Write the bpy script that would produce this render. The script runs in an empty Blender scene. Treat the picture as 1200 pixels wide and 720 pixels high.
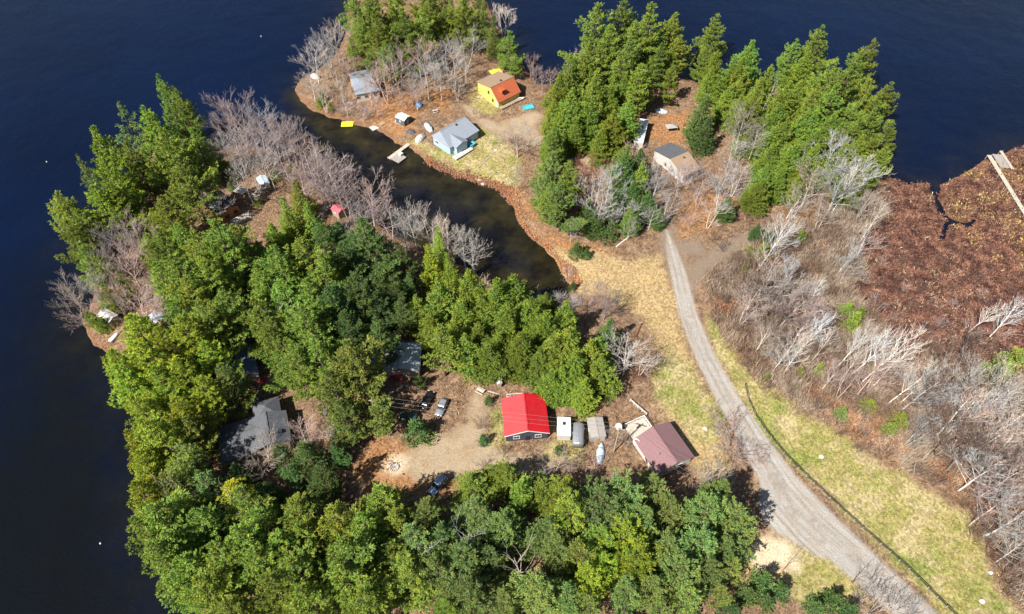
import bpy, bmesh, math, random
import numpy as np
from mathutils import Vector, Matrix, noise
random.seed(7); rng = np.random.default_rng(7)
sc = bpy.context.scene
COL = sc.collection
R = math.radians
# ------------------------------------------------------------------ camera geometry
F, CX, CY, H, P = 800., 600., 360., 140., R(51.3)
def gp(x, y, z=1.2):
    """photo pixel -> point of the world on the horizontal plane z"""
    u = (x-CX)/F; v = (CY-y)/F
    dy = math.cos(P)+v*math.sin(P); dz = -math.sin(P)+v*math.cos(P)
    t = (H-z)/-dz
    return Vector((u*t, dy*t, z))
def pj(p):
    z = p[2]-H
    f = p[1]*math.cos(P)-z*math.sin(P); up = p[1]*math.sin(P)+z*math.cos(P)
    return CX+F*p[0]/f, CY-F*up/f
cam = bpy.data.cameras.new('camera'); co = bpy.data.objects.new('camera', cam); COL.objects.link(co)
co.location = (0, 0, H); co.rotation_euler = (math.pi/2-P, 0, 0)
cam.sensor_width = 36; cam.lens = 36*F/1200; cam.clip_end = 6000; cam.clip_start = 1
sc.camera = co
sc.view_settings.view_transform = 'Standard'; sc.view_settings.look = 'None'; sc.view_settings.gamma = 1
sc.view_settings.exposure = 0.92
sc.cycles.max_bounces = 5; sc.cycles.transparent_max_bounces = 4
# sun: shadows fall up and to the right (47 deg from +Y), elevation 48
AZ, EL = R(47), R(47)
sd = Vector((math.sin(AZ)*math.cos(EL), math.cos(AZ)*math.cos(EL), -math.sin(EL)))
sun = bpy.data.lights.new('sun', 'SUN'); so = bpy.data.objects.new('sun', sun); COL.objects.link(so)
sun.energy = 5.0; sun.angle = R(0.5); sun.color = (1, .95, .87)
so.rotation_euler = sd.to_track_quat('-Z', 'Y').to_euler(); so.location = (-60, -60, 200)
w = bpy.data.worlds.new('World'); sc.world = w; w.use_nodes = True
nt = w.node_tree; bg = nt.nodes['Background']
sky = nt.nodes.new('ShaderNodeTexSky'); sky.sky_type = 'NISHITA'; sky.sun_disc = False
sky.sun_elevation = EL; sky.sun_rotation = AZ+math.pi; sky.altitude = 200
nt.links.new(sky.outputs[0], bg.inputs[0]); bg.inputs[1].default_value = 0.05; sun.energy = 5.0
# ------------------------------------------------------------------ materials
def mk(name):
    m = bpy.data.materials.new(name); m.use_nodes = True
    n = m.node_tree; b = n.nodes['Principled BSDF']; b.inputs['Specular IOR Level'].default_value = .25
    return m, n, b
def node(n, t, **k):
    x = n.nodes.new(t)
    for a, v in k.items():
        if a in x.inputs.keys() if isinstance(a, str) else False: x.inputs[a].default_value = v
        else: setattr(x, a, v)
    return x
def noise_n(n, scale, det=4, rough=.6, coord='Object', vec=None):
    t = n.nodes.new('ShaderNodeTexNoise'); t.inputs['Scale'].default_value = scale
    t.inputs['Detail'].default_value = det; t.inputs['Roughness'].default_value = rough
    if vec is None:
        tc = n.nodes.get('TC') or n.nodes.new('ShaderNodeTexCoord'); tc.name = 'TC'; vec = tc.outputs[coord]
    n.links.new(vec, t.inputs['Vector']); return t.outputs['Fac']
def ramp(n, fac, stops):
    r = n.nodes.new('ShaderNodeValToRGB'); e = r.color_ramp.elements
    while len(e) < len(stops): e.new(.5)
    for i, (p, c) in enumerate(stops):
        e[i].position = p; e[i].color = (*c, 1) if len(c) == 3 else c
    n.links.new(fac, r.inputs[0]); return r.outputs[0]
def mix(n, fac, a, b, mode='MIX'):
    x = n.nodes.new('ShaderNodeMix'); x.data_type = 'RGBA'; x.blend_type = mode
    for s, v in ((x.inputs['Factor'], fac), (x.inputs['A'], a), (x.inputs['B'], b)):
        if isinstance(v, (int, float)): s.default_value = v
        elif isinstance(v, tuple): s.default_value = (*v, 1) if len(v) == 3 else v
        else: n.links.new(v, s)
    return x.outputs['Result']
def math_n(n, op, a, b=0., clamp=False):
    x = n.nodes.new('ShaderNodeMath'); x.operation = op; x.use_clamp = clamp
    for i, v in enumerate((a, b)):
        if isinstance(v, (int, float)): x.inputs[i].default_value = v
        else: n.links.new(v, x.inputs[i])
    return x.outputs[0]
def bump(n, b, h, strength=.5, dist=.1):
    x = n.nodes.new('ShaderNodeBump'); x.inputs['Strength'].default_value = strength; x.inputs['Distance'].default_value = dist
    n.links.new(h, x.inputs['Height']); n.links.new(x.outputs[0], b.inputs['Normal'])
def paint(name, c, rough=.6, var=.35, scale=1.5, metal=0., stripe=None, spec=None):
    """weathered painted or plain surface, optional ribs along local x"""
    m, n, b = mk(name)
    f = noise_n(n, scale, 5, .7)
    lo = tuple(v*(1-var) for v in c); hi = tuple(min(.95, v*(1+var*.6)) for v in c)
    colr = ramp(n, f, [(.3, lo), (.7, hi)])
    f2 = noise_n(n, scale*.25, 2, .5)
    colr = mix(n, math_n(n, 'MULTIPLY', f2, .5), colr, tuple(v*.75+.03 for v in c))
    if stripe:
        wv = n.nodes.new('ShaderNodeTexWave'); wv.wave_type = 'BANDS'; wv.bands_direction = stripe[1]
        wv.inputs['Scale'].default_value = stripe[0]; wv.inputs['Distortion'].default_value = stripe[2] if len(stripe) > 2 else 0
        n.links.new(n.nodes['TC'].outputs['Object'], wv.inputs['Vector'])
        s = ramp(n, wv.outputs['Fac'], [(.0, (.55, .55, .55)), (.3, (1, 1, 1))])
        colr = mix(n, .8, colr, s, 'MULTIPLY'); bump(n, b, wv.outputs['Fac'], .6, .06)
    n.links.new(colr, b.inputs['Base Color']); b.inputs['Roughness'].default_value = rough; b.inputs['Metallic'].default_value = metal
    if spec is not None: b.inputs['Specular IOR Level'].default_value = spec
    return m
M = {}
def leaf_mat():
    m, n, b = mk('foliage')
    oi = n.nodes.new('ShaderNodeObjectInfo')
    f = noise_n(n, .55, 3, .6); g = noise_n(n, 3.2, 2, .6)
    c = mix(n, ramp(n, f, [(.38, (0, 0, 0)), (.62, (1, 1, 1))]), mix(n, 1., oi.outputs['Color'], (.72, .92, .95), 'MULTIPLY'), mix(n, 1., oi.outputs['Color'], (1.22, 1.14, .85), 'MULTIPLY'))
    c = mix(n, ramp(n, g, [(.35, (0, 0, 0)), (.7, (1, 1, 1))]), mix(n, 1., c, (.62, .66, .74), 'MULTIPLY'), mix(n, 1., c, (1.32, 1.28, 1.2), 'MULTIPLY'))
    hs = n.nodes.new('ShaderNodeHueSaturation'); n.links.new(c, hs.inputs['Color'])
    n.links.new(math_n(n, 'ADD', math_n(n, 'MULTIPLY', oi.outputs['Random'], .03), .485), hs.inputs['Hue'])
    n.links.new(math_n(n, 'ADD', math_n(n, 'MULTIPLY', oi.outputs['Random'], .35), .85), hs.inputs['Value'])
    n.links.new(hs.outputs[0], b.inputs['Base Color']); b.inputs['Roughness'].default_value = .65
    b.inputs['Specular IOR Level'].default_value = .2
    tr = n.nodes.new('ShaderNodeBsdfTranslucent'); n.links.new(hs.outputs[0], tr.inputs[0])
    ms = n.nodes.new('ShaderNodeMixShader'); ms.inputs[0].default_value = .08
    n.links.new(b.outputs[0], ms.inputs[1]); n.links.new(tr.outputs[0], ms.inputs[2])
    n.links.new(ms.outputs[0], n.nodes['Material Output'].inputs[0]); return m
def bark_mat(name, use_color=True, c=(.1, .075, .055)):
    m, n, b = mk(name)
    f = noise_n(n, 2.5, 4, .7)
    if use_color:
        oi = n.nodes.new('ShaderNodeObjectInfo'); base = oi.outputs['Color']
    else: base = (*c, 1)
    cc = mix(n, ramp(n, f, [(.35, (0, 0, 0)), (.65, (1, 1, 1))]), mix(n, 1., base, (.6, .58, .56), 'MULTIPLY'), mix(n, 1., base, (1.25, 1.22, 1.2), 'MULTIPLY'))
    n.links.new(cc, b.inputs['Base Color']); b.inputs['Roughness'].default_value = .8; return m
M['leaf'] = leaf_mat(); M['twig'] = bark_mat('twigs'); M['bark'] = bark_mat('bark', False)
# ------------------------------------------------------------------ ground zones
def px_poly(pts): return np.array([tuple(gp(x, y, .4)[:2]) for x, y in pts])
SHORE = [(330,800),(262,735),(222,695),(196,650),(190,600),(186,560),(180,520),(172,480),(152,445),(126,414),(104,396),(97,378),(106,352),(112,330),
 (104,300),(98,278),(112,250),(136,236),(158,222),(168,195),(182,172),(206,160),(236,166),(262,170),(290,168),(322,178),(350,196),(382,226),(412,250),(445,266),(480,282),(520,302),
 (560,322),(600,342),(640,350),(668,348),(668,330),(654,308),(640,292),(620,276),(605,256),(598,236),(588,222),(566,214),(545,208),(520,200),(500,189),(484,173),(464,166),
 (450,154),(428,149),(410,143),(386,136),(366,128),(352,118),(346,104),(352,92),(372,82),(392,66),(404,40),(408,10),(410,-26),(470,-42),(540,-36),(566,-8),(578,24),(596,50),(608,68),(616,84),(628,97),
 (650,98),(672,90),(700,84),(740,80),(790,88),(830,98),(862,102),(900,100),(940,96),(990,104),(1024,120),(1034,150),(1038,190),(1046,210),(1062,216),(1080,212),(1092,216),(1098,238),(1101,216),(1112,212),
 (1124,206),(1140,198),(1156,188),(1172,182),(1190,174),(1215,166),(1260,150),(1330,140),(1500,130),(1700,300),(1700,800),(1300,900),(700,900),(420,900)]
SH = px_poly(SHORE)
MARSH_W = px_poly([(1046,208),(1062,216),(1080,212),(1112,212),(1140,198),(1190,174),(1260,150),(1500,130),(1700,300),(1700,500),(1250,480),(1200,440),(1130,430),(1060,425),(1030,400),(1000,350),(985,300),(1010,250)])
def seg_dist(pts, a, b):
    ab = b-a; t = np.clip(((pts-a)@ab)/max(1e-9, ab@ab), 0, 1)
    return np.hypot(*(pts-(a+t[:, None]*ab)).T), t
def inside(pts, poly):
    x, y = pts.T; c = np.zeros(len(pts), bool); j = len(poly)-1
    for i in range(len(poly)):
        xi, yi = poly[i]; xj, yj = poly[j]
        if yi != yj:
            k = ((yi > y) != (yj > y)) & (x < (xj-xi)*(y-yi)/(yj-yi)+xi); c ^= k
        j = i
    return c
def sdf(pts, poly):
    d = np.full(len(pts), 1e9)
    for i in range(len(poly)):
        d = np.minimum(d, seg_dist(pts, poly[i-1], poly[i])[0])
    return np.where(inside(pts, poly), d, -d)
def vnoise(p, s, seed=0, octv=3):
    """cheap value noise, vectorised"""
    out = np.zeros(len(p)); amp = 1; tot = 0
    for o in range(octv):
        q = p*s+seed*17.3+o*5.1; i = np.floor(q).astype(np.int64); f = q-i; f = f*f*(3-2*f)
        def h(a, b):
            n_ = (a*374761393+b*668265263+seed*982451653+o*1274126177) & 0x7fffffff
            n_ = ((n_ ^ (n_ >> 13))*1274126177) & 0x7fffffff
            return ((n_ ^ (n_ >> 16)) & 0xffff)/65535.
        a = h(i[:, 0], i[:, 1])*(1-f[:, 0])+h(i[:, 0]+1, i[:, 1])*f[:, 0]
        b = h(i[:, 0], i[:, 1]+1)*(1-f[:, 0])+h(i[:, 0]+1, i[:, 1]+1)*f[:, 0]
        out += amp*(a*(1-f[:, 1])+b*f[:, 1]); tot += amp; amp *= .5; s *= 2.1
    return out/tot*2-1
CREEK = [(1096,214,.9),(1097,232,.7),(1104,250,.6),(1112,258,.6),(1124,262,.5),(1136,266,.6),(1142,258,.7)], [(1112,258,.5),(1108,268,.4),(1104,278,.3),(1095,290,.2)]
def sdn(pts):
    d = sdf(pts, SH)+vnoise(pts, .16, 3)*1.1+vnoise(pts, .6, 4, 2)*.45
    wob = vnoise(pts, .35, 6, 2)*1.1
    for c in CREEK:
        q = [np.array(gp(x, y, .3)[:2]) for x, y, _ in c]
        for i in range(len(c)-1):
            dd, t = seg_dist(pts, q[i], q[i+1]); d = np.minimum(d, dd+wob-(c[i][2]*(1-t)+c[i+1][2]*t)*1.3)
    return d
def hgt(pts, d=None):
    if d is None: d = sdn(pts)
    z = np.where(d > 0, .08+1.25*(1-np.exp(-np.maximum(d, 0)*.3)), np.maximum(d*.35, -2.5))
    near = pts[:, 0].max() > 70
    if near:
        mk_ = np.clip((sdf(pts, MARSH_W)+2)/6, 0, 1); z = np.where(d > 0, z*(1-.72*mk_), z)
        return z+np.where(d > 1, vnoise(pts, .07, 8)*.22*(1-.7*mk_)+vnoise(pts, .5, 9, 2)*.05, 0)
    return z+np.where(d > 1, vnoise(pts, .07, 8)*.22+vnoise(pts, .5, 9, 2)*.05, 0)
def ground_z(x, y): return float(hgt(np.array([[x, y]]))[0])
def polyline_w(pts, pl, soft=.7):
    """pl: [(px,py,half_width_m)] -> weight"""
    best = np.zeros(len(pts)); q = [np.array(gp(x, y, .8)[:2]) for x, y, _ in pl]
    for i in range(len(pl)-1):
        d, t = seg_dist(pts, q[i], q[i+1]); hw = pl[i][2]*(1-t)+pl[i+1][2]*t
        best = np.maximum(best, np.clip((hw-d)/soft+.5, 0, 1))
    return best
def polys_w(pts, polys, soft=1.5, n_amp=1.2):
    best = np.zeros(len(pts)); nn = vnoise(pts, .3, 21)*n_amp+vnoise(pts, 1.1, 22, 2)*n_amp*.5
    for pl in polys:
        best = np.maximum(best, np.clip((sdf(pts, px_poly(pl))+nn)/soft+.5, 0, 1))
    return best
ROADS = [[(781,272,.2),(786,292,1.3),(794,320,2.0),(806,370,2.3),(826,420,2.5),(852,468,2.7),(884,520,3.2),(915,570,4.2),(955,615,4.6),(1000,655,4.0),(1050,700,3.6),(1110,760,3.6)],
         [(905,560,3.2),(925,600,6.2),(960,632,4)],
         ]
DIRT = [[(780,262,1.5),(786,290,3.2),(796,325,2.6)],[(806,345,1.6),(816,318,2.6),(845,298,3.0),(880,280,2.4),(905,268,1.4)],[(790,292,3),(815,292,3)]]
TRACK = [[(548,128,1.4),(566,143,1.8),(590,158,2.6),(612,150,3),(640,176,2.0),(668,186,1.8),(700,192,1.9),(724,200,1.6)],
         [(600,150,4.5),(625,140,3)],
         [(560,470,1.6),(556,500,2.6),(540,525,4.2),(580,545,3.4),(640,552,2.0)],[(500,540,5),(550,530,5)]]
GRASS = [[(828,372),(868,428),(924,470),(975,508),(1030,546),(1090,580),(1130,606),(1148,640),(1165,690),(1200,730),(1110,730),(1040,655),(985,600),(930,550),(888,505),(862,462),(838,420)],
         [(556,150),(575,158),(600,178),(612,190),(604,222),(580,216),(556,206),(536,194),(556,180)],[(500,180),(520,190),(550,205),(590,222),(560,190),(520,178)],
         [(560,98),(570,114),(586,130),(575,140),(556,128),(548,112)],
         [(786,410),(812,440),(834,468),(850,500),(835,530),(812,520),(790,490),(770,470),(765,440)],
         [(930,640),(960,640),(1000,675),(1010,700),(960,720),(925,700)],
         [(470,166),(486,172),(510,190),(540,205),(520,186),(490,165)],
         [(575,480),(592,485),(592,520),(575,530)],[(640,516),(690,520),(680,545),(640,540)]]
MARSH = [[(1046,208),(1062,216),(1080,212),(1112,212),(1140,198),(1190,174),(1260,150),(1500,130),(1700,300),(1700,500),(1250,480),(1200,440),(1130,430),(1060,425),(1030,400),(1000,350),(985,300),(1010,250)]]
TAN = [[(640,290),(672,300),(700,296),(740,310),(772,300),(790,340),(800,400),(812,440),(780,430),(762,390),(735,360),(700,345),(665,340),(652,310)],
       [(860,650),(900,630),(935,650),(930,690),(890,690),(865,690)],[(770,440),(800,440),(830,480),(860,560),(820,560),(770,480)]]
SAND = [[(868,648),(900,632),(928,645),(932,668),(905,672),(880,665)],[(448,545),(462,535),(476,545),(470,556),(452,556)]]
ORANGE = [[(416,540),(450,520),(480,530),(540,560),(520,580),(440,575),(415,560)],[(762,140),(805,135),(812,165),(780,178),(762,165)],
          [(505,95),(530,110),(525,135),(500,125)],[(600,210),(640,290),(700,310),(720,300),(640,270)],[(815,225),(850,230),(840,270),(800,280)],[(878,430),(930,470),(1000,510),(1080,545),(1150,600),(1200,660),(1200,600),(1110,540),(1000,470),(900,420)],
          [(830,340),(870,330),(890,400),(870,425),(835,380)],[(430,125),(480,110),(500,130),(480,160),(440,150)]]
def build_ground():
    s = .55
    xs = np.arange(-250, 285, s); ys = np.arange(14, 335, s)
    X, Y = np.meshgrid(xs, ys); pts = np.stack([X.ravel(), Y.ravel()], 1)
    nx, ny = len(xs), len(ys)
    d = sdn(pts); z = hgt(pts, d); keep = d > -9
    idx = -np.ones(len(pts), np.int64); idx[keep] = np.arange(keep.sum())
    I = np.arange(nx*ny).reshape(ny, nx)
    q = np.stack([I[:-1, :-1], I[:-1, 1:], I[1:, 1:], I[1:, :-1]], -1).reshape(-1, 4)
    q = q[keep[q].all(1)]; q = idx[q]
    P3 = np.concatenate([pts, z[:, None]], 1)[keep]; p = pts[keep]; d = d[keep]
    me = mesh_np('ground', P3, q)
    at = {}
    at['road'] = np.maximum.reduce([polyline_w(p, r) for r in ROADS])
    nn = vnoise(p, .5, 31)*.6
    at['dirt'] = np.clip(np.maximum.reduce([polyline_w(p, r, 3.5) for r in DIRT])+nn*.3, 0, 1)
    at['track'] = np.clip(np.maximum.reduce([polyline_w(p, r, 3.) for r in TRACK])*1.3+nn*.4-.1, 0, 1)
    at['grass'] = polys_w(p, GRASS, 2.5, 1.6); at['marsh'] = polys_w(p, MARSH, 3, 3)
    at['tan'] = polys_w(p, TAN, 3, 2); at['sand'] = polys_w(p, SAND, 2.5, 1.2); at['orange'] = polys_w(p, ORANGE, 4, 3)
    at['bank'] = np.clip(1.-np.abs(d-.6)/1.8, 0, 1)
    best = np.full(len(p), 1e9); lat = np.zeros(len(p)); alo = np.zeros(len(p)); acc = 0.
    qq = [np.array(gp(x, y, .8)[:2]) for x, y, _ in ROADS[0]]
    for i in range(len(qq)-1):
        ab = qq[i+1]-qq[i]; Ls = np.hypot(*ab); dd, t = seg_dist(p, qq[i], qq[i+1]); sg = ((p-qq[i])@np.array([-ab[1], ab[0]]))/Ls
        u_ = dd < best; best[u_] = dd[u_]; lat[u_] = (np.sign(sg)*dd)[u_]; alo[u_] = (acc+t*Ls)[u_]; acc += Ls
    at['lat'] = lat; at['along'] = alo
    # distance across the main road for the wheel tracks
    tr = np.zeros(len(p))
    for r in ROADS:
        qq = [np.array(gp(x, y, .8)[:2]) for x, y, _ in r]
        for i in range(len(r)-1):
            dd, t = seg_dist(p, qq[i], qq[i+1]); tr = np.maximum(tr, np.exp(-((dd-.85)/.35)**2))
    at['rut'] = tr
    for k, v in at.items():
        a = me.attributes.new(k, 'FLOAT', 'POINT'); a.data.foreach_set('value', v.astype(np.float32))
    m, n, b = mk('ground_cover')
    def A(k):
        x = n.nodes.new('ShaderNodeAttribute'); x.attribute_name = k; return x.outputs['Fac']
    big = noise_n(n, .06, 4, .6); mid = noise_n(n, .5, 5, .7); fine = noise_n(n, 3.5, 5, .75)
    vor = n.nodes.new('ShaderNodeTexVoronoi'); vor.inputs['Scale'].default_value = 2.2
    n.links.new(n.nodes['TC'].outputs['Object'], vor.inputs['Vector'])
    speck = ramp(n, vor.outputs['Color'], [(.2, (.55, .5, .5)), (.85, (1.35, 1.3, 1.25))])
    lit = ramp(n, mid, [(.3, (.075, .045, .028)), (.5, (.18, .11, .068)), (.68, (.31, .215, .14))])
    lit = mix(n, ramp(n, fine, [(.45, (0, 0, 0)), (.75, (1, 1, 1))]), lit, (.38, .29, .19))
    org = ramp(n, fine, [(.3, (.22, .095, .035)), (.55, (.38, .2, .085)), (.75, (.46, .3, .16))])
    c = mix(n, math_n(n, 'MULTIPLY', A('orange'), .85), lit, org)
    tan = ramp(n, fine, [(.28, (.22, .14, .06)), (.5, (.42, .31, .16)), (.75, (.55, .45, .26))])
    c = mix(n, A('tan'), c, tan)
    gr = ramp(n, fine, [(.25, (.13, .14, .035)), (.5, (.25, .255, .07)), (.78, (.42, .38, .15))])
    gr = mix(n, ramp(n, mid, [(.38, (0, 0, 0)), (.62, (.9, .9, .9))]), gr, ramp(n, fine, [(.3, (.26, .22, .08)), (.7, (.46, .38, .19))]))
    gr = mix(n, ramp(n, big, [(.5, (0, 0, 0)), (.62, (.8, .8, .8))]), gr, ramp(n, fine, [(.3, (.1, .15, .03)), (.7, (.24, .3, .06))]))
    gr = mix(n, ramp(n, noise_n(n, .18, 5, .7), [(.47, (0, 0, 0)), (.6, (.85, .85, .85))]), gr, ramp(n, fine, [(.3, (.34, .27, .14)), (.7, (.56, .48, .28))]))
    c = mix(n, A('grass'), c, gr)
    ms = ramp(n, mid, [(.3, (.04, .022, .02)), (.5, (.10, .056, .046)), (.62, (.22, .12, .07)), (.75, (.36, .25, .1))])
    c = mix(n, A('marsh'), c, ms)
    c = mix(n, .75, c, speck, 'MULTIPLY')
    c = mix(n, math_n(n, 'MULTIPLY', A('bank'), .7), c, ramp(n, fine, [(.35, (.09, .035, .018)), (.7, (.33, .16, .08))]))
    trk = ramp(n, fine, [(.3, (.27, .20, .125)), (.7, (.46, .37, .26))])
    trk = mix(n, ramp(n, noise_n(n, .22, 5, .7), [(.45, (0, 0, 0)), (.6, (.75, .75, .75))]), trk, ramp(n, fine, [(.3, (.22, .14, .08)), (.7, (.38, .27, .16))]))
    c = mix(n, A('track'), c, trk)
    c = mix(n, A('sand'), c, ramp(n, fine, [(.3, (.5, .38, .24)), (.7, (.74, .64, .48))]))
    rd = ramp(n, fine, [(.3, (.30, .285, .265)), (.55, (.41, .395, .372)), (.75, (.52, .50, .475))])
    cx_ = n.nodes.new('ShaderNodeCombineXYZ'); n.links.new(math_n(n, 'MULTIPLY', A('lat'), 1.5), cx_.inputs[0]); n.links.new(math_n(n, 'MULTIPLY', A('along'), .05), cx_.inputs[1])
    stk = noise_n(n, 1., 4, .7, vec=cx_.outputs[0])
    rd = mix(n, ramp(n, stk, [(.5, (0, 0, 0)), (.66, (.8, .8, .8))]), rd, (.22, .19, .155)); rd = mix(n, ramp(n, stk, [(.3, (.6, .6, .6)), (.42, (0, 0, 0))]), rd, (.6, .585, .56))
    rd = mix(n, ramp(n, mid, [(.35, (0, 0, 0)), (.65, (.55, .55, .55))]), rd, (.35, .28, .21))
    rd = mix(n, math_n(n, 'MULTIPLY', A('rut'), math_n(n, 'MULTIPLY', mid, 1.1)), rd, (.24, .205, .17))
    c = mix(n, A('dirt'), c, ramp(n, fine, [(.3, (.15, .11, .08)), (.7, (.31, .24, .18))]))
    c = mix(n, A('road'), c, rd)
    n.links.new(c, b.inputs['Base Color']); b.inputs['Roughness'].default_value = .95; b.inputs['Specular IOR Level'].default_value = .1
    hgn = math_n(n, 'ADD', math_n(n, 'MULTIPLY', mid, 1.2), fine)
    bump(n, b, hgn, .9, .25)
    me.materials.append(m)
    for pl in me.polygons: pass
    o = bpy.data.objects.new('ground', me); COL.objects.link(o); o['kind'] = 'structure'
    me.polygons.foreach_set('use_smooth', np.ones(len(me.polygons), bool))
    return o
def mesh_np(name, verts, faces, mats=(), midx=None):
    """faces: (n,k) int array"""
    me = bpy.data.meshes.new(name); verts = np.asarray(verts, np.float32); faces = np.asarray(faces, np.int32)
    nf, k = faces.shape
    me.vertices.add(len(verts)); me.vertices.foreach_set('co', verts.ravel())
    me.loops.add(nf*k); me.loops.foreach_set('vertex_index', faces.ravel())
    me.polygons.add(nf); me.polygons.foreach_set('loop_start', np.arange(0, nf*k, k, dtype=np.int32))
    for m in mats: me.materials.append(m)
    if midx is not None: me.polygons.foreach_set('material_index', np.asarray(midx, np.int32))
    me.update(calc_edges=True); me.validate(); return me
build_ground()
def build_water():
    # one sheet: fine near the land (for the shallows), four large aprons out to the horizon
    s = 1.6
    xs = np.concatenate([[-5000, -1500], np.arange(-270, 300, s), [1500, 5000]]); ys = np.concatenate([[-3000, -400], np.arange(0, 345, s), [1500, 6000]])
    X, Y = np.meshgrid(xs, ys); p = np.stack([X.ravel(), Y.ravel()], 1); nx, ny = len(xs), len(ys)
    d = -sdf(p, SH)
    I = np.arange(nx*ny).reshape(ny, nx)
    q = np.stack([I[:-1, :-1], I[:-1, 1:], I[1:, 1:], I[1:, :-1]], -1).reshape(-1, 4)
    me = mesh_np('water', np.concatenate([p, np.zeros((len(p), 1))], 1), q)
    inlet = polys_w(p, [[(345,110),(420,140),(500,185),(600,215),(680,330),(660,360),(560,335),(450,280),(380,215)]], 12, 3)
    west = polys_w(p, [[(400,900),(-200,900),(-200,640),(-40,480),(50,330),(150,300),(260,740)]], 45, 8)
    sh = np.clip(np.exp(-np.maximum(d-1, 0)/7.)*(.35+.65*inlet)+.5*inlet+vnoise(p, .12, 44)*.25*inlet, 0, 1)
    for k, v in (('shallow', sh), ('west_tone', west)):
        a = me.attributes.new(k, 'FLOAT', 'POINT'); a.data.foreach_set('value', v.astype(np.float32))
    m, n, b = mk('lake_water')
    def A(k):
        x = n.nodes.new('ShaderNodeAttribute'); x.attribute_name = k; return x.outputs['Fac']
    deep = ramp(n, noise_n(n, .012, 3, .6), [(.3, (.0006, .003, .015)), (.7, (.001, .006, .028))])
    deep = mix(n, A('west_tone'), deep, (.0035, .0045, .0055))  # base colour turns greyer towards the south-west
    bed = ramp(n, noise_n(n, .14, 4, .6), [(.35, (.007, .006, .004)), (.6, (.024, .020, .008)), (.78, (.05, .043, .013))])
    c = mix(n, A('shallow'), deep, bed)
    n.links.new(c, b.inputs['Base Color']); b.inputs['Roughness'].default_value = .07; b.inputs['IOR'].default_value = 1.33
    b.inputs['Specular IOR Level'].default_value = .5
    mp = n.nodes.new('ShaderNodeMapping'); mp.inputs['Scale'].default_value = (1, 2.2, 1); mp.inputs['Rotation'].default_value = (0, 0, .5)
    n.links.new(n.nodes['TC'].outputs['Object'], mp.inputs[0])
    h = math_n(n, 'ADD', noise_n(n, .9, 4, .6, vec=mp.outputs[0]), math_n(n, 'MULTIPLY', noise_n(n, .12, 2, .5), 1.5))
    bump(n, b, math_n(n, 'ADD', h, math_n(n, 'MULTIPLY', noise_n(n, 3., 3, .7, vec=mp.outputs[0]), .15)), .36, .35)
    me.materials.append(m)
    o = bpy.data.objects.new('water', me); COL.objects.link(o); o['kind'] = 'structure'
build_water()
# ------------------------------------------------------------------ plants (shapes)
class Tubes:
    """tapered three/four/five sided tubes gathered in one mesh"""
    def __init__(s): s.v = []; s.f = []
    def tube(s, pts, rad, k=3):
        base = len(s.v); n_ = len(pts)
        for i in range(n_):
            a = pts[max(0, i-1)]; b = pts[min(n_-1, i+1)]; t = (b-a).normalized()
            u = t.cross(Vector((.3, .2, 1)) if abs(t.z) < .9 else Vector((1, .1, 0))).normalized(); v = t.cross(u)
            for j in range(k):
                an = 2*math.pi*j/k; s.v.append(pts[i]+(u*math.cos(an)+v*math.sin(an))*rad[i])
        for i in range(n_-1):
            for j in range(k):
                s.f.append((base+i*k+j, base+i*k+(j+1) % k, base+(i+1)*k+(j+1) % k, base+(i+1)*k+j))
    def mesh(s, name, mat):
        me = mesh_np(name, np.array([tuple(v) for v in s.v]), np.array(s.f), [mat])
        me.polygons.foreach_set('use_smooth', np.ones(len(me.polygons), bool)); return me
def sprays(centers, outward, size, k, rg, up=.55, wid=.42, spread=.8):
    """k little needle/leaf blades round every centre; returns verts, quads"""
    c = np.repeat(centers, k, 0); o = np.repeat(outward, k, 0); s = np.repeat(size, k)
    n_ = len(c)
    d = o*.7+rg.normal(size=(n_, 3))*spread; d[:, 2] += up
    d /= np.linalg.norm(d, axis=1, keepdims=True)
    r_ = rg.normal(size=(n_, 3))*.45; r_[:, 2] += 1.; sd_ = np.cross(d, r_); sd_ /= np.linalg.norm(sd_, axis=1, keepdims=True)
    L = s*rg.uniform(.6, 1.25, n_); W = L*wid
    st = c+rg.normal(size=(n_, 3))*(s*.35)[:, None]
    a = st; b = st+d*(L*.5)[:, None]+sd_*(W*.5)[:, None]; e = st+d*L[:, None]; f = st+d*(L*.5)[:, None]-sd_*(W*.5)[:, None]
    V = np.stack([a, b, e, f], 1).reshape(-1, 3); Q = np.arange(n_*4).reshape(-1, 4)
    return V, Q
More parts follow.
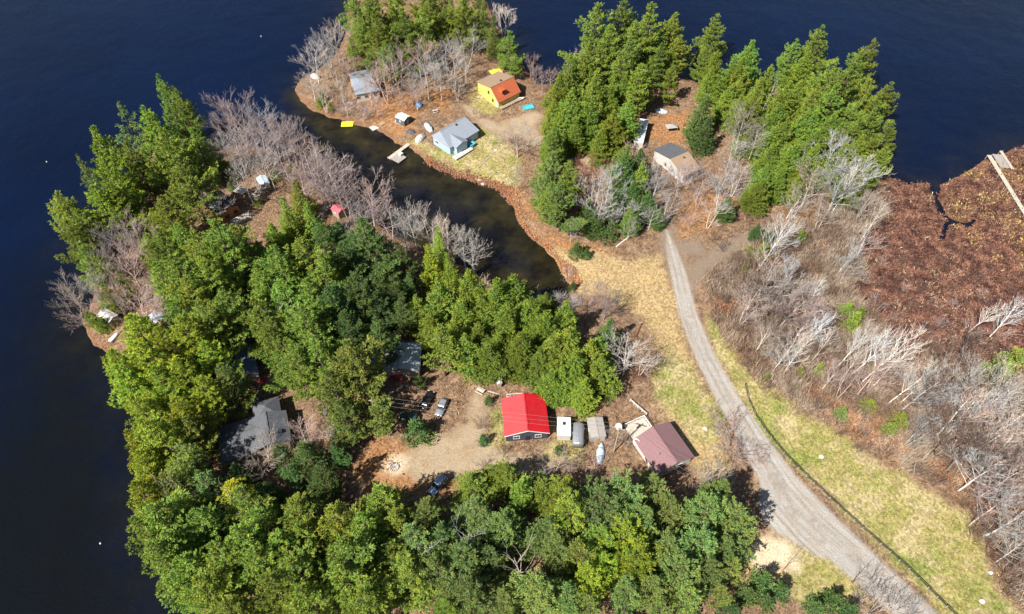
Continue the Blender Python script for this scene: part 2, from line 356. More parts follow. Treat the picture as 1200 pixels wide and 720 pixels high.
def conifer(seed, style):
    rg = np.random.default_rng(seed); rnd = random.Random(seed)
    if style == 'pine': Ht, Rm, t0, dz = 22., 6.8, .16, 1.9
    elif style == 'thin': Ht, Rm, t0, dz = 20., 4.6, .28, 1.7
    elif style == 'cedar': Ht, Rm, t0, dz = 16., 5.0, .05, 1.0
    elif style == 'spruce': Ht, Rm, t0, dz = 15., 3.5, .05, .66
    elif style == 'bush': Ht, Rm, t0, dz = 4., 1.7, .0, .45
    tr = Tubes(); lean = Vector((rnd.uniform(-.03, .03), rnd.uniform(-.03, .03), 1))
    wob = [Vector((rnd.uniform(-.12, .12), rnd.uniform(-.12, .12), 0)) for _ in range(8)]
    def axis(z):
        f = z/Ht*7; i = min(6, int(f)); q = wob[i].lerp(wob[i+1], f-i)
        return Vector((lean.x*z, lean.y*z, z))+q*(z/Ht)*Ht*.06
    r0 = Ht*.0145
    zs = [Ht*i/9*.985 for i in range(10)]
    tr.tube([axis(z)-Vector((0, 0, .5 if z == 0 else 0)) for z in zs], [r0*(1-z/Ht)**.8+.03 for z in zs], 7)
    lim = Tubes(); C = []; O = []; S = []
    z = Ht*t0; sect = [rnd.uniform(.65, 1.2) for _ in range(7)]
    lump = rnd.uniform(0, 6.3)
    while z < Ht*.985:
        t = (z/Ht-t0)/(1-t0)
        if style in ('pine', 'thin'):
            prof = (.7+.3*min(1, t*4))*(1-t)**.82*(1+.2*math.sin(t*15+lump))+.03
        elif style == 'cedar': prof = 1.12*(1-t)**.95*(.75+.25*min(1, t*6))*(1+.1*math.sin(t*19+lump))
        elif style == 'spruce': prof = (1-t)**.9*(1+.08*math.sin(t*23+lump))
        else: prof = math.sqrt(max(0, 1-(t*.95)**2))*(1-.45*t)*rnd.uniform(.7, 1.25)
        nb = rnd.choice((4, 5, 5)) if style in ('pine', 'thin') else rnd.choice((6, 7))
        a0 = rnd.uniform(0, 6.28)
        for i in range(nb):
            a = a0+6.283*i/nb+rnd.uniform(-.35, .35)
            L = Rm*prof*(rnd.uniform(.45, 1.25) if style in ('pine', 'thin') else rnd.uniform(.65, 1.15))*sect[int((a % 6.283)/6.2832*7) % 7]
            if style in ('pine', 'thin') and rnd.random() < (.12 if style == 'pine' else .28): continue
            if L < .25: L = .25
            rise = {'pine': -.02+.5*t, 'thin': .0+.55*t, 'cedar': .1+.5*t, 'spruce': -.25+.55*t, 'bush': .3+.5*t}[style]
            rise += rnd.uniform(-.12, .12)
            p0 = axis(z); dr = Vector((math.cos(a), math.sin(a), rise)).normalized()
            tip = p0+dr*L+Vector((0, 0, .12*L)); midp = p0+dr*L*.55+Vector((0, 0, -.04*L))
            if style in ('pine', 'thin'): lim.tube([p0, midp, tip], [.035+.018*L, .03+.008*L, .015], 3)
            sd_ = Vector((-math.sin(a), math.cos(a), 0))
            f0 = .30 if style in ('pine', 'thin') else .35
            stp = {'pine': .44, 'thin': .56, 'cedar': .46, 'spruce': .44, 'bush': .38}[style]
            n_ = max(1, int(L*(1-f0)/stp)+1)
            for j in range(n_):
                if rnd.random() < .14: continue
                f = f0+(1-f0)*(j+.5)/n_ if n_ > 1 else .8
                pc = p0.lerp(midp, f/.55) if f < .55 else midp.lerp(tip, (f-.55)/.45)
                wd = L*(.27 if style in ('pine', 'thin') else .30)*(1.15-abs(f-.65)*1.2)
                m_ = 1+int(wd/(.5 if style in ('pine', 'thin') else .42))
                for q in range(m_):
                    off = 0 if m_ == 1 else (q/(m_-1)*2-1)*wd
                    vj = (-.07, .12) if style in ('pine', 'thin') else (-.14, .2)
                    off += rnd.uniform(-.18, .18)
                    cc = pc+sd_*off+Vector((0, 0, rnd.uniform(*vj)-abs(off)*.15+(.22*max(0, f-.6)*L if style == 'pine' else 0)))
                    C.append(cc); O.append(dr+sd_*off*.5); S.append((.52 if style in ('pine', 'thin') else .42 if style != 'bush' else .36)*rnd.uniform(.8, 1.2))
        z += dz*rnd.uniform(.8, 1.2)*(1-.35*t)
    for i in range(5): C.append(axis(Ht*(.96+.01*i))); O.append(Vector((0, 0, 1))); S.append(.45)
    C = np.array([tuple(v) for v in C]); O = np.array([tuple(v) for v in O]); S = np.array(S)
    k = {'pine': 25, 'thin': 20, 'cedar': 17, 'spruce': 8, 'bush': 9}[style]
    V, Q = sprays(C, O, S, k, rg, .3 if style in ('pine', 'thin') else .4, .34 if style in ('pine', 'thin') else .4, .55 if style in ('pine', 'thin') else .7)
    nm = style
    if lim.v:
        lv = np.array([tuple(v) for v in lim.v]); lf = np.array(lim.f)
        mi = np.concatenate([np.zeros(len(Q)), np.ones(len(lf))])
        V2 = np.concatenate([V, lv]); Q2 = np.concatenate([Q, lf+len(V)])
        cr = mesh_np('crown_mesh', V2, Q2, [M['leaf'], M['bark']], mi)
    else: cr = mesh_np('crown_mesh', V, Q, [M['leaf']])
    return tr.mesh('trunk_mesh', M['bark']), cr, Ht
def leafless(seed, style):
    """bare deciduous tree: forked trunk and limbs down to fine twigs"""
    rnd = random.Random(seed)
    Ht, n1, sp = {'bare': (14., 7, .75), 'birch': (15., 6, .42), 'brush': (4.2, 0, .6), 'snag': (10., 5, .5)}[style]
    tr = Tubes(); br = Tubes()
    fine = {'bare': 1., 'birch': .8, 'brush': 1., 'snag': .35}[style]
    def grow(p, d, L, r, lev):
        nseg = 3; pts = [p]; q = p; dd = d.copy()
        for i in range(nseg):
            dd = (dd+Vector((rnd.uniform(-.16, .16), rnd.uniform(-.16, .16), rnd.uniform(-.03, .14)))).normalized()
            q = q+dd*L/nseg; pts.append(q)
        r1 = max(.02, r*.55)
        br.tube(pts, [r, r*.82, r*.66, r1], 3 if lev > 1 else 4)
        if lev >= 4: return
        cnt = {1: 5, 2: 4, 3: int(3*fine+.5)}[lev]
        if style == 'snag': cnt = max(1, cnt-3)
        for i in range(cnt):
            f = rnd.uniform(.3, 1.) if i else 1.
            k = min(2, int(f*3)); s_ = pts[k].lerp(pts[k+1], f*3-k) if f < 1 else pts[3]
            ax = Vector((rnd.uniform(-1, 1), rnd.uniform(-1, 1), rnd.uniform(-.3, .8))).normalized()
            nd = (dd*1.0+ax*rnd.uniform(.45, .95)).normalized()
            if nd.z < -.1: nd.z = .1
            grow(s_, nd, L*rnd.uniform(.42, .66), max(.02, r1*rnd.uniform(.55, .8)), lev+1)
    if style == 'brush':
        for i in range(9):
            a = rnd.uniform(0, 6.28); s_ = rnd.uniform(.15, .8)
            grow(Vector((math.cos(a)*.3, math.sin(a)*.3, -.1)), Vector((math.cos(a)*s_, math.sin(a)*s_, 1)).normalized(), Ht*rnd.uniform(.45, .7), .035, 2)
        return None, br.mesh('stems_mesh', M['twig']), Ht
    nst = 1 if style != 'bare' else rnd.choice((1, 1, 2))
    for s in range(nst):
        le = Vector((rnd.uniform(-.08, .08)+(.12*(s*2-1) if nst == 2 else 0), rnd.uniform(-.08, .08), 1)).normalized()
        pts = []; q = Vector((.25*s, 0, -.4)); dd = le; r0 = Ht*.0115/(1+.3*(nst-1))
        for i in range(8):
            pts.append(q.copy()); dd = (dd+Vector((rnd.uniform(-.06, .06), rnd.uniform(-.06, .06), .03))).normalized(); q = q+dd*(Ht*.93/7)
        rad = [r0*(1-i/7.6)+.02 for i in range(8)]
        tr.tube(pts, rad, 6)
        nl = int(n1*2.2/nst) if style != 'snag' else 8
        for i in range(nl):
            f = .28+.70*(i+rnd.random())/nl; k = min(6, int(f*7)); p0 = pts[k].lerp(pts[k+1], f*7-k)
            a = i*2.4+rnd.uniform(-.5, .5); up = rnd.uniform(.55, 1.1) if style == 'bare' else rnd.uniform(.9, 1.6)
            L = Ht*(.42-.22*f)*rnd.uniform(.75, 1.15)*(1.0 if style != 'birch' else .8)
            grow(p0, Vector((math.cos(a), math.sin(a), up)).normalized(), L, max(.045, rad[k]*.6), 1 if L > 3.0 or style == 'snag' else 2)
    return tr.mesh('trunk_mesh', M['twig']), br.mesh('branches_mesh', M['twig']), Ht
LIB = {}
for st, n_ in (('pine', 6), ('thin', 4), ('cedar', 5), ('spruce', 3), ('bush', 3)): LIB[st] = [conifer(100+7*i+len(st)*31, st) for i in range(n_)]
for st, n_ in (('bare', 6), ('birch', 4), ('brush', 4), ('snag', 3)): LIB[st] = [leafless(300+7*i+len(st)*31, st) for i in range(n_)]
print('LIB', {k: [len(v[1].polygons) for v in L] for k, L in LIB.items()})
TINT = dict(moss=(.185, .238, .036), yellow=(.25, .30, .03), bright=(.195, .252, .040), deep=(.088, .142, .042), blue=(.17, .222, .062), olive=(.19, .225, .05), gold=(.36, .33, .03),
            grey=(.46, .43, .40), pink=(.43, .345, .33), white=(.75, .72, .68), brown=(.17, .12, .095), red=(.22, .10, .085))
THINGS = []; FEET = []; FEET2 = []; FEET3 = []; SKIP = []
def place_tree(style, tint, ax, ay, h, wid=1., base=False, lean=None, name=None, noun=None):
    """ax, ay: where the tip (or with base=True the foot) shows in the photograph; h: height in metres"""
    if style in ('pine', 'cedar', 'spruce') and h > 9: h *= random.uniform(.8, 1.12)
    if style in ('pine', 'thin'): h *= 1.14; wid *= 1.1
    elif style in ('cedar', 'spruce'): h *= 1.1; wid *= 1.08
    elif style == 'birch': h *= 1.15
    elif style == 'bare': h *= 1.15; wid *= 1.15
    if base: g = gp(ax, ay, 1.2)
    else:
        g = gp(ax, ay, 1.2+h)
    d = float(sdn(np.array([[g.x, g.y]]))[0])
    if style in ('pine', 'thin', 'cedar', 'spruce'):      # crowded stems: the weaker one never grew
        if any((g.x-a)**2+(g.y-b)**2 < (4.0 if style == 'pine' else 2.7)**2 for a, b in FEET): SKIP.append(1); return
        FEET.append((g.x, g.y))
    if style == 'bare' and not lean:
        if any((g.x-a)**2+(g.y-b)**2 < 3.6**2 for a, b in FEET3): SKIP.append(1); return
        FEET3.append((g.x, g.y))
    if lean and style == 'bare':
        if any((g.x-a)**2+(g.y-b)**2 < 2.9**2 for a, b in FEET2): SKIP.append(1); return
        FEET2.append((g.x, g.y)); tint = random.choice((tint, tint, 'brown', 'pink'))
    for hx, hy, hr in HOLES:      # no trunk stands inside a house
        dd_ = math.hypot(g.x-hx, g.y-hy); need = hr*.75+.6
        if dd_ < need and style not in ('brush',):
            g.x = hx+(g.x-hx)/max(dd_, .1)*need; g.y = hy+(g.y-hy)/max(dd_, .1)*need
    if d < .6:     # a tree cannot stand in the lake: pull the foot back on to the shore
        best = None
        for r_ in np.arange(.5, 16, .5):
            for a in np.arange(0, 6.28, .35):
                x, y = g.x+r_*math.cos(a), g.y+r_*math.sin(a)
                if best is None and sdn(np.array([[x, y]]))[0] > .8: best = (x, y)
            if best: break
        if best: g.x, g.y = best
        if best and (best[0]-gp(ax, ay, 1.2+h).x)**2 > 9: print('moved', style, ax, ay, d)
    L = LIB[style]; v = random.randrange(len(L)); trunk, crown, Ht = L[v]
    z = ground_z(g.x, g.y)-.1
    nm = name or {'pine': 'pine_tree', 'thin': 'pine_tree', 'cedar': 'cedar_tree', 'spruce': 'spruce_tree', 'bush': 'evergreen_bush', 'bare': 'leafless_tree', 'birch': 'birch_tree', 'brush': 'leafless_bush', 'snag': 'dead_tree'}[style]
    e = bpy.data.objects.new(nm, None); COL.objects.link(e); e.location = (g.x, g.y, z)
    s = h/Ht; wv = s*wid*random.uniform(.92, 1.08)
    e.scale = (wv, wv, s); e.empty_display_size = .5
    e.rotation_euler = (0, 0, random.uniform(0, 6.28))
    if lean:
        e.rotation_euler = (Matrix.Rotation(R(lean[0]), 3, Vector((-math.sin(R(lean[1])), math.cos(R(lean[1])), 0)))@Matrix.Rotation(e.rotation_euler.z, 3, 'Z')).to_euler()
    cn = {'bare': 'branches', 'birch': 'branches', 'snag': 'branches', 'brush': 'stems', 'bush': 'foliage'}.get(style, 'crown')
    c = bpy.data.objects.new(cn, crown); COL.objects.link(c); c.parent = e
    col = TINT[tint]; j = random.uniform(.8, 1.2); j2 = random.uniform(.88, 1.12); col = (col[0]*j*j2, col[1]*j, col[2]*j/j2)
    c.color = (*col, 1)
    if trunk is not None and style != 'bush':
        t = bpy.data.objects.new('trunk', trunk); COL.objects.link(t); t.parent = e
        t.color = (*(TINT['white'] if style == 'birch' else tuple(min(.8, x*1.35) for x in col) if style == 'bare' else col), 1)
    top = e.location+Vector((0, 0, h*.62)); q = pj(top)
    THINGS.append(dict(o=e, style=style, tint=tint, h=h, q=q, wid=wid)); return e
# ------------------------------------------------------------------ built things
class MB:
    def __init__(s): s.v = []; s.f = []
    def box(s, c, d, rz=0., top=1.):
        cx, cy, cz = c; hx, hy, hz = d[0]/2, d[1]/2, d[2]/2; b = len(s.v); ca, sa = math.cos(rz), math.sin(rz)
        for z, k in ((-hz, 1.), (hz, top)):
            for x, y in ((-hx, -hy), (hx, -hy), (hx, hy), (-hx, hy)):
                x *= k; y *= k; s.v.append((cx+x*ca-y*sa, cy+x*sa+y*ca, cz+z))
        for q in ((0, 3, 2, 1), (4, 5, 6, 7), (0, 1, 5, 4), (1, 2, 6, 5), (2, 3, 7, 6), (3, 0, 4, 7)): s.f.append([b+i for i in q])
        return s
    def prism(s, poly, n, off):
        """closed polygon (3d points) swept by the vector off"""
        b = len(s.v); k = len(poly)
        s.v += [tuple(p) for p in poly]+[tuple(Vector(p)+Vector(off)) for p in poly]
        s.f.append([b+i for i in range(k)][::-1]); s.f.append([b+k+i for i in range(k)])
        for i in range(k): s.f.append([b+i, b+(i+1) % k, b+k+(i+1) % k, b+k+i])
        return s
    def tube(s, a, c, r, k=8, r2=None):
        a = Vector(a); c = Vector(c); t = (c-a).normalized(); u = t.cross(Vector((0, 0, 1)) if abs(t.z) < .9 else Vector((1, 0, 0))).normalized(); v = t.cross(u)
        b = len(s.v); r2 = r if r2 is None else r2
        for p, q in ((a, r), (c, r2)):
            for j in range(k): s.v.append(tuple(p+(u*math.cos(6.2832*j/k)+v*math.sin(6.2832*j/k))*q))
        for j in range(k): s.f.append([b+j, b+(j+1) % k, b+k+(j+1) % k, b+k+j])
        s.f.append([b+j for j in range(k)][::-1]); s.f.append([b+k+j for j in range(k)]); return s
    def loft(s, rings, cap=True):
        b = len(s.v); k = len(rings[0])
        for r_ in rings: s.v += [tuple(p) for p in r_]
        for i in range(len(rings)-1):
            for j in range(k): s.f.append([b+i*k+j, b+i*k+(j+1) % k, b+(i+1)*k+(j+1) % k, b+(i+1)*k+j])
        if cap: s.f.append([b+j for j in range(k)][::-1]); s.f.append([b+(len(rings)-1)*k+j for j in range(k)])
        return s
    def build(s, name, mat, parent=None, smooth=False, bevel=0.):
        me = bpy.data.meshes.new(name); me.from_pydata(s.v, [], s.f)
        bm = bmesh.new(); bm.from_mesh(me); bmesh.ops.recalc_face_normals(bm, faces=bm.faces)
        if bevel: bmesh.ops.bevel(bm, geom=list(bm.edges), offset=bevel, segments=2, affect='EDGES', clamp_overlap=True)
        bm.to_mesh(me); bm.free()
        me.materials.append(mat)
        if smooth:
            for p in me.polygons: p.use_smooth = True
        o = bpy.data.objects.new(name, me); COL.objects.link(o); o.parent = parent; return o
def tag(o, label, cat, group=None, kind=None):
    o['label'] = label; o['category'] = cat
    if group: o['group'] = group
    if kind: o['kind'] = kind
    return o
def empty(name, loc, rz, label, cat, group=None):
    e = bpy.data.objects.new(name, None); COL.objects.link(e); e.location = loc; e.rotation_euler = (0, 0, rz); e.empty_display_size = .5
    return tag(e, label, cat, group)
M['red_metal'] = paint('red_metal_roof', (.66, .014, .024), .38, .2, .8, 0, (2.2, 'X'))
M['maroon'] = paint('maroon_shingle', (.27, .15, .158), .8, .18, 2.5, 0, (1.6, 'X', .3))
M['orange_red'] = paint('orange_red_metal', (.50, .125, .05), .45, .2, .8, 0, (1.7, 'X'))
M['brown_sh'] = paint('brown_shingle', (.30, .21, .14), .85, .3, 2.5)
M['blue_sh'] = paint('blue_grey_shingle', (.24, .27, .32), .85, .22, 2.2)
M['grey_sh'] = paint('grey_shingle', (.10, .105, .118), .9, .4, 1.5)
M['light_sh'] = paint('light_grey_shingle', (.32, .36, .38), .85, .25, 2.)
M['dark_sh'] = paint('dark_shingle', (.035, .035, .045), .8, .4, 1.5)
M['slate'] = paint('dull_blue_roof', (.11, .15, .24), .7, .3, 1.2)
M['olive_roof'] = paint('olive_roof', (.16, .15, .08), .85, .3, 1.)
M['yellow_wall'] = paint('yellow_siding', (.66, .57, .16), .7, .2, 1.5, 0, (1.5, 'Z'))
M['white_wall'] = paint('white_siding', (.62, .60, .55), .7, .25, 1.2, 0, (1.5, 'Z'))
M['blue_wall'] = paint('pale_blue_siding', (.36, .5, .62), .7, .15, 1.5)
M['navy_wall'] = paint('dark_navy_siding', (.05, .055, .085), .7, .2, 1.5)
M['wood'] = paint('bare_wood', (.36, .28, .2), .85, .35, 3)
M['rust_wood'] = paint('orange_brown_boards', (.42, .19, .06), .8, .3, 2)
M['grey_wood'] = paint('weathered_boards', (.42, .39, .36), .85, .3, 3, 0, (2.2, 'X', 1))
M['pale_wood'] = paint('pale_boards', (.62, .55, .45), .85, .25, 3, 0, (2.2, 'X', 1))
M['white'] = paint('white_paint', (.66, .66, .64), .5, .15, 1)
M['black'] = paint('black_paint', (.018, .018, .02), .5, .3, 2)
M['rubber'] = paint('rubber', (.02, .02, .02), .9, .2, 3)
M['steel'] = paint('galvanised_steel', (.5, .52, .54), .4, .2, 2, .6, (1.0, 'Y'))
M['glass'] = paint('window_glass', (.03, .04, .055), .08, .2, 1, 0, None, .6)
M['yellow'] = paint('yellow_plastic', (.86, .78, .04), .45, .06, 1)
M['turq'] = paint('turquoise_plastic', (.08, .42, .48), .4, .1, 1)
M['blue_tarp'] = paint('blue_tarp', (.13, .26, .5), .5, .35, 2)
M['pale_tarp'] = paint('pale_blue_tarp', (.5, .62, .74), .5, .3, 2)
M['red'] = paint('red_plastic', (.55, .02, .03), .45, .1, 1)
M['pinkred'] = paint('faded_red_paint', (.6, .12, .16), .5, .2, 1)
M['brick'] = paint('rust_brown', (.16, .06, .04), .9, .3, 2)
M['stone'] = paint('grey_stone', (.42, .38, .34), .9, .4, 2)
M['pale_stone'] = paint('pale_stone', (.7, .66, .6), .9, .2, 2)
M['silver_paint'] = paint('silver_car_paint', (.38, .4, .43), .25, .05, 1, .5)
M['black_paint'] = paint('black_car_paint', (.008, .009, .011), .22, .1, 1, 0, None, .6)
M['blue_paint'] = paint('blue_silver_car_paint', (.35, .43, .55), .25, .1, 1, .4)
M['green_paint'] = paint('dark_green_car_paint', (.02, .055, .05), .25, .1, 1, 0, None, .6)
M['lamp'] = paint('lamp_lens', (.8, .8, .75), .2, .05, 1); M['tail'] = paint('tail_lens', (.4, .01, .01), .2, .05, 1)
M['wire'] = paint('cable', (.22, .21, .2), .5, .1, 1)
M['pole_wood'] = paint('pole_wood', (.4, .34, .27), .85, .2, 2)
def window(par, frame, c, d, axis, fm='white'):
    """c: centre on the wall plane; d: (width, height); axis: outward unit vector in the house's frame"""
    ax = Vector(axis); th = .1; rz = math.atan2(ax.y, ax.x)
    p = Vector(c)+ax*.03
    fr = MB()
    w_, h_ = d; t = .14; sx = -ax.y; sy = ax.x
    for o, sz in (((0, h_/2-t/2), (th, w_, t)), ((0, -h_/2+t/2), (th, w_, t)), ((w_/2-t/2, 0), (th, t, h_-2*t)), ((-w_/2+t/2, 0), (th, t, h_-2*t)), ((0, 0), (th, .06, h_-2*t))):
        fr.box((p.x+sx*o[0], p.y+sy*o[0], p.z+o[1]), sz, rz)
    f = fr.build('window', M[fm], par)
    MB().box(tuple(p-ax*.005), (.05, w_-.2, h_-.2), rz).build('pane', M['glass'], f); return f
def door(par, c, d, axis, mat='white'):
    ax = Vector(axis); rz = math.atan2(ax.y, ax.x); p = Vector(c)+ax*.04
    o = MB().box(tuple(p), (.1, d[0], d[1]), rz).box((p.x+ax.x*.06, p.y+ax.y*.06, p.z+.45), (.03, d[0]*.6, d[1]*.3), rz).build('door', M[mat], par)
    MB().box((p.x+ax.x*.09-ax.y*d[0]*.36, p.y+ax.y*.09+ax.x*d[0]*.36, p.z-.05), (.06, .12, .05), rz).build('handle', M['black'], o); return o
def gable_roof(par, x0, x1, wL, wR, zr, zL, zR, matL, matR=None, th=.16, hipA=0., hipB=0., name='roof', trim=None):
    """two slopes; ridge along local x; left = +y"""
    for sgn, w_, ze, mt in ((1, wL, zL, matL), (-1, wR, zR, matR or matL)):
        m = MB(); m.prism([(x0+hipA, 0, zr), (x1-hipB, 0, zr), (x1, sgn*w_, ze), (x0, sgn*w_, ze)], None, (0, 0, th))
        o = m.build(name, M[mt], par)
    for x, hp, s in ((x0, hipA, -1), (x1, hipB, 1)):
        if hp: MB().prism([(x-s*hp, 0, zr), (x, -wR, zR), (x, wL, zL)], None, (0, 0, th)).build(name, M[matL], par)
    c = MB().box(((x0+hipA+x1-hipB)/2, 0, zr+th+.03), (x1-hipB-x0-hipA, .3, .08)); c.build('ridge_cap', M[trim or matL], par)
def walls(par, x0, x1, wL, wR, zr, zL, zR, mat, ins=.4, hipA=0., hipB=0., ends=None):
    a, b = x0+ins, x1-ins; yl, yr = wL-ins, -(wR-ins)
    kl = zL+(zr-zL)*ins/wL-.02; kr = zR+(zr-zR)*ins/wR-.02
    m = MB(); ra = zr-.03
    if hipA: pa = [(a, yr, -.5), (a, yl, -.5), (a, yl, kl-.05), (a, yr, kr-.05)]
    if hipA or hipB:
        m.box(((a+b)/2, (yl+yr)/2, (min(kl, kr)-.5)/2), (b-a, yl-yr, min(kl, kr)+.5))
    else:
        m.prism([(a, yr, -.5), (a, yl, -.5), (a, yl, kl), (a, 0, ra), (a, yr, kr)], None, (b-a, 0, 0))
    o = m.build('wall', M[mat], par); return a, b, yl, yr
def house(name, label, A, B, zr, zL, zR, eL, eR, mat_roof, mat_wall, matR=None, cat='house', ext=(0, 0), hipA=0., hipB=0., trim=None, ins=.4, wl=None, wr=None):
    g = gp(*A, 1.2+zr); h_ = gp(*B, 1.2+zr); u = Vector((h_.x-g.x, h_.y-g.y)); L = u.length; u.normalize(); v = Vector((-u.y, u.x))
    def off(e, z):
        q = gp(*e, 1.2+z); return (Vector((q.x-g.x, q.y-g.y))).dot(v)
    wL = wl or max(1., off(eL, zL)); wR = wr or max(1., -off(eR, zR))
    mid = (g+h_)/2; root = empty(name, (mid.x, mid.y, 1.2), math.atan2(u.y, u.x), label, cat)
    x0, x1 = -L/2-ext[0], L/2+ext[1]
    gable_roof(root, x0, x1, wL, wR, zr, zL, zR, mat_roof, matR, hipA=hipA, hipB=hipB, trim=trim)
    dims = walls(root, x0, x1, wL, wR, zr, zL, zR, mat_wall, ins, hipA, hipB)
    print(label[:30], 'L %.1f wL %.1f wR %.1f' % (x1-x0, wL, wR), 'centre', [round(q) for q in pj(mid)])
    HOLES.append((mid.x, mid.y, max(x1-x0, wL+wR)/2)); return root, dims, (x0, x1, wL, wR)
HOLES = []
# red roofed cottage (ridge runs towards the camera)
r, (a, b, yl, yr), (x0, x1, wL, wR) = house('cottage', 'dark navy cottage with bright red metal roof beside the sandy clearing', (614, 461), (619, 505.5), 4.9, 3.1, 3.1, (644.8, 511.3), (591, 511.3), 'red_metal', 'navy_wall')
window(r, 0, (b, wL*.48, 1.7), (1.5, 1.3), (1, 0, 0)); window(r, 0, (b, -wR*.48, 1.7), (1.5, 1.3), (1, 0, 0)); door(r, (b, .0, .95), (.95, 2.05), (1, 0, 0), 'black')
window(r, 0, (0, yl, 1.7), (1.2, 1.1), (0, 1, 0)); window(r, 0, (0, yr, 1.7), (1.2, 1.1), (0, -1, 0))
m = MB()
for s_, w_ in ((1, wL), (-1, wR)): m.prism([(x1+.01, 0, 4.88), (x1+.01, s_*w_, 3.08), (x1+.01, s_*w_, 3.28), (x1+.01, 0, 5.1)], None, (.09, 0, 0))
m.build('white_fascia', M['white'], r)
# back deck of the red roofed cottage
m = MB(); m.box((x0-.9, -1.8, .5), (2.4, 4.2, .14)); dk = m.build('deck', M['pale_wood'], r)
m = MB()
for i in range(6): m.box((x0-2.05, -3.8+i*.8, 1.05), (.09, .09, 1.))
m.box((x0-2.05, -1.8, 1.55), (.12, 4.2, .1)); m.build('railing', M['white'], dk)
# maroon roofed house
r, (a, b, yl, yr), (x0, x1, wL, wR) = house('bungalow', 'bungalow with faded maroon shingle roof beside the gravel road', (764.5, 500), (794, 542.5), 4.8, 3.0, 2.6, (784, 494), (745.5, 520), 'maroon', 'white_wall')
window(r, 0, (b, 1.5, 1.6), (1.4, 1.1), (1, 0, 0)); window(r, 0, (b, -2.2, 1.6), (1.4, 1.1), (1, 0, 0)); door(r, (1., yl, 1.), (.9, 2.0), (0, 1, 0)); window(r, 0, (-2, yl, 1.6), (1.2, 1), (0, 1, 0)); window(r, 0, (0, yr, 1.5), (1.2, 1), (0, -1, 0))
MB().tube((1.2, -2.2, 3.4), (1.2, -2.2, 4.6), .16).build('chimney', M['steel'], r)
m = MB(); m.box((x0-2.3, -1.2, .5), (4.6, 5.2, .16))
dk = m.build('deck', M['pale_wood'], r); m = MB()
for i in range(7): m.box((x0-4.5, -3.7+i*.83, 1.05), (.1, .1, 1.)); m.box((x0-4.5+i*.7, 1.35, 1.05), (.1, .1, 1.))
m.box((x0-4.5, -1.2, 1.58), (.14, 5.2, .09)); m.box((x0-2.3, 1.35, 1.58), (4.4, .14, .09)); m.box((x0-4.5, -1.2, 1.15), (.07, 5.1, .1)); m.box((x0-2.3, 1.35, 1.15), (4.3, .07, .1)); m.build('railing', M['white'], dk)
# yellow cottage, saltbox with orange red roof
r, (a, b, yl, yr), (x0, x1, wL, wR) = house('cottage', 'yellow cottage with orange red metal roof behind the blue grey house', (574.8, 103.2), (601.5, 90.4), 6.3, 4.6, 2.4, (562.3, 94), (585, 121), 'brown_sh', 'yellow_wall', 'orange_red')
window(r, 0, (a, 1.6, 3.6), (.8, 1.2), (-1, 0, 0), 'black'); window(r, 0, (a, -.6, 1.6), (.8, 1.2), (-1, 0, 0), 'black'); door(r, (a, -2.6, 1.), (.9, 2.), (-1, 0, 0)); window(r, 0, (b, 0, 3), (1, 1), (1, 0, 0))
m = MB(); m.box((x0+3.2, -2.1, 5.2), (1.7, 2.2, 1.)); d_ = m.build('dormer', M['orange_red'], r)
MB().box((x0+3.2, -3.15, 5.1), (1.2, .1, .7)).build('pane', M['glass'], d_)
MB().box((.2, .9, 6.35), (.5, .5, 1.)).build('chimney', M['brick'], r)
m = MB()
for i in range(9): m.box((x0+.6+i*((x1-x0-1.2)/8), yr-1.6, .6), (.12, .12, 1.2))
m.box(((x0+x1)/2, yr-.8, .5), (x1-x0-1, 1.7, .12)); m.build('porch', M['wood'], r)
# blue grey house by the inlet
r, (a, b, yl, yr), (x0, x1, wL, wR) = house('house', 'pale blue house with grey shingle roof on the inlet bank', (510, 158), (545, 137.5), 4.8, 3.1, 3.0, (503, 161), (563.5, 152.5), 'blue_sh', 'blue_wall', hipA=2.)
window(r, 0, (-3, yr, 1.7), (1.6, 1.2), (0, -1, 0)); door(r, (3.6, yr, 1.), (1., 2.1), (0, -1, 0), 'white'); window(r, 0, (1.5, yr, 1.7), (1.2, 1.2), (0, -1, 0)); window(r, 0, (a, 0, 1.7), (1.6, 1.2), (-1, 0, 0)); window(r, 0, (b, -1, 1.7), (1.4, 1.2), (1, 0, 0))
m = MB(); m.prism([(-2.4, -wR*.35, 4.2), (-5., -wR*.35, 3.2), (-5., -wR-1.4, 3.0), (-2.4, -wR-1.6, 4.1)], None, (0, 0, .15)); m.prism([(-2.4, -wR*.35, 4.2), (.2, -wR*.35, 3.2), (.2, -wR-1.4, 3.0), (-2.4, -wR-1.6, 4.1)], None, (0, 0, .15)); m.build('porch_roof', M['blue_sh'], r)
MB().prism([(-4.6, -wR-1.2, -.4), (-.2, -wR-1.2, -.4), (-.2, -wR-1.2, 2.9), (-2.4, -wR-1.2, 3.95), (-4.6, -wR-1.2, 2.9)], None, (0, 3., 0)).build('porch_wall', M['blue_wall'], r)
m = MB(); m.box((-3, -wR-2.1, .5), (7.5, 1.9, .14)); dk = m.build('deck', M['white_wall'], r)
m = MB()
for i in range(10): m.box((-6.6+i*.8, -wR-3., 1.0), (.08, .08, .95))
m.box((-3, -wR-3., 1.5), (7.4, .12, .08)); m.build('railing', M['white'], dk)
MB().box((1.8, -wR-1.2, .9), (2.2, 1.6, .6)).build('hot_tub', M['turq'], dk)
MB().box((1.6, -1., 4.75), (.5, .5, .9)).build('chimney', M['brick'], r)
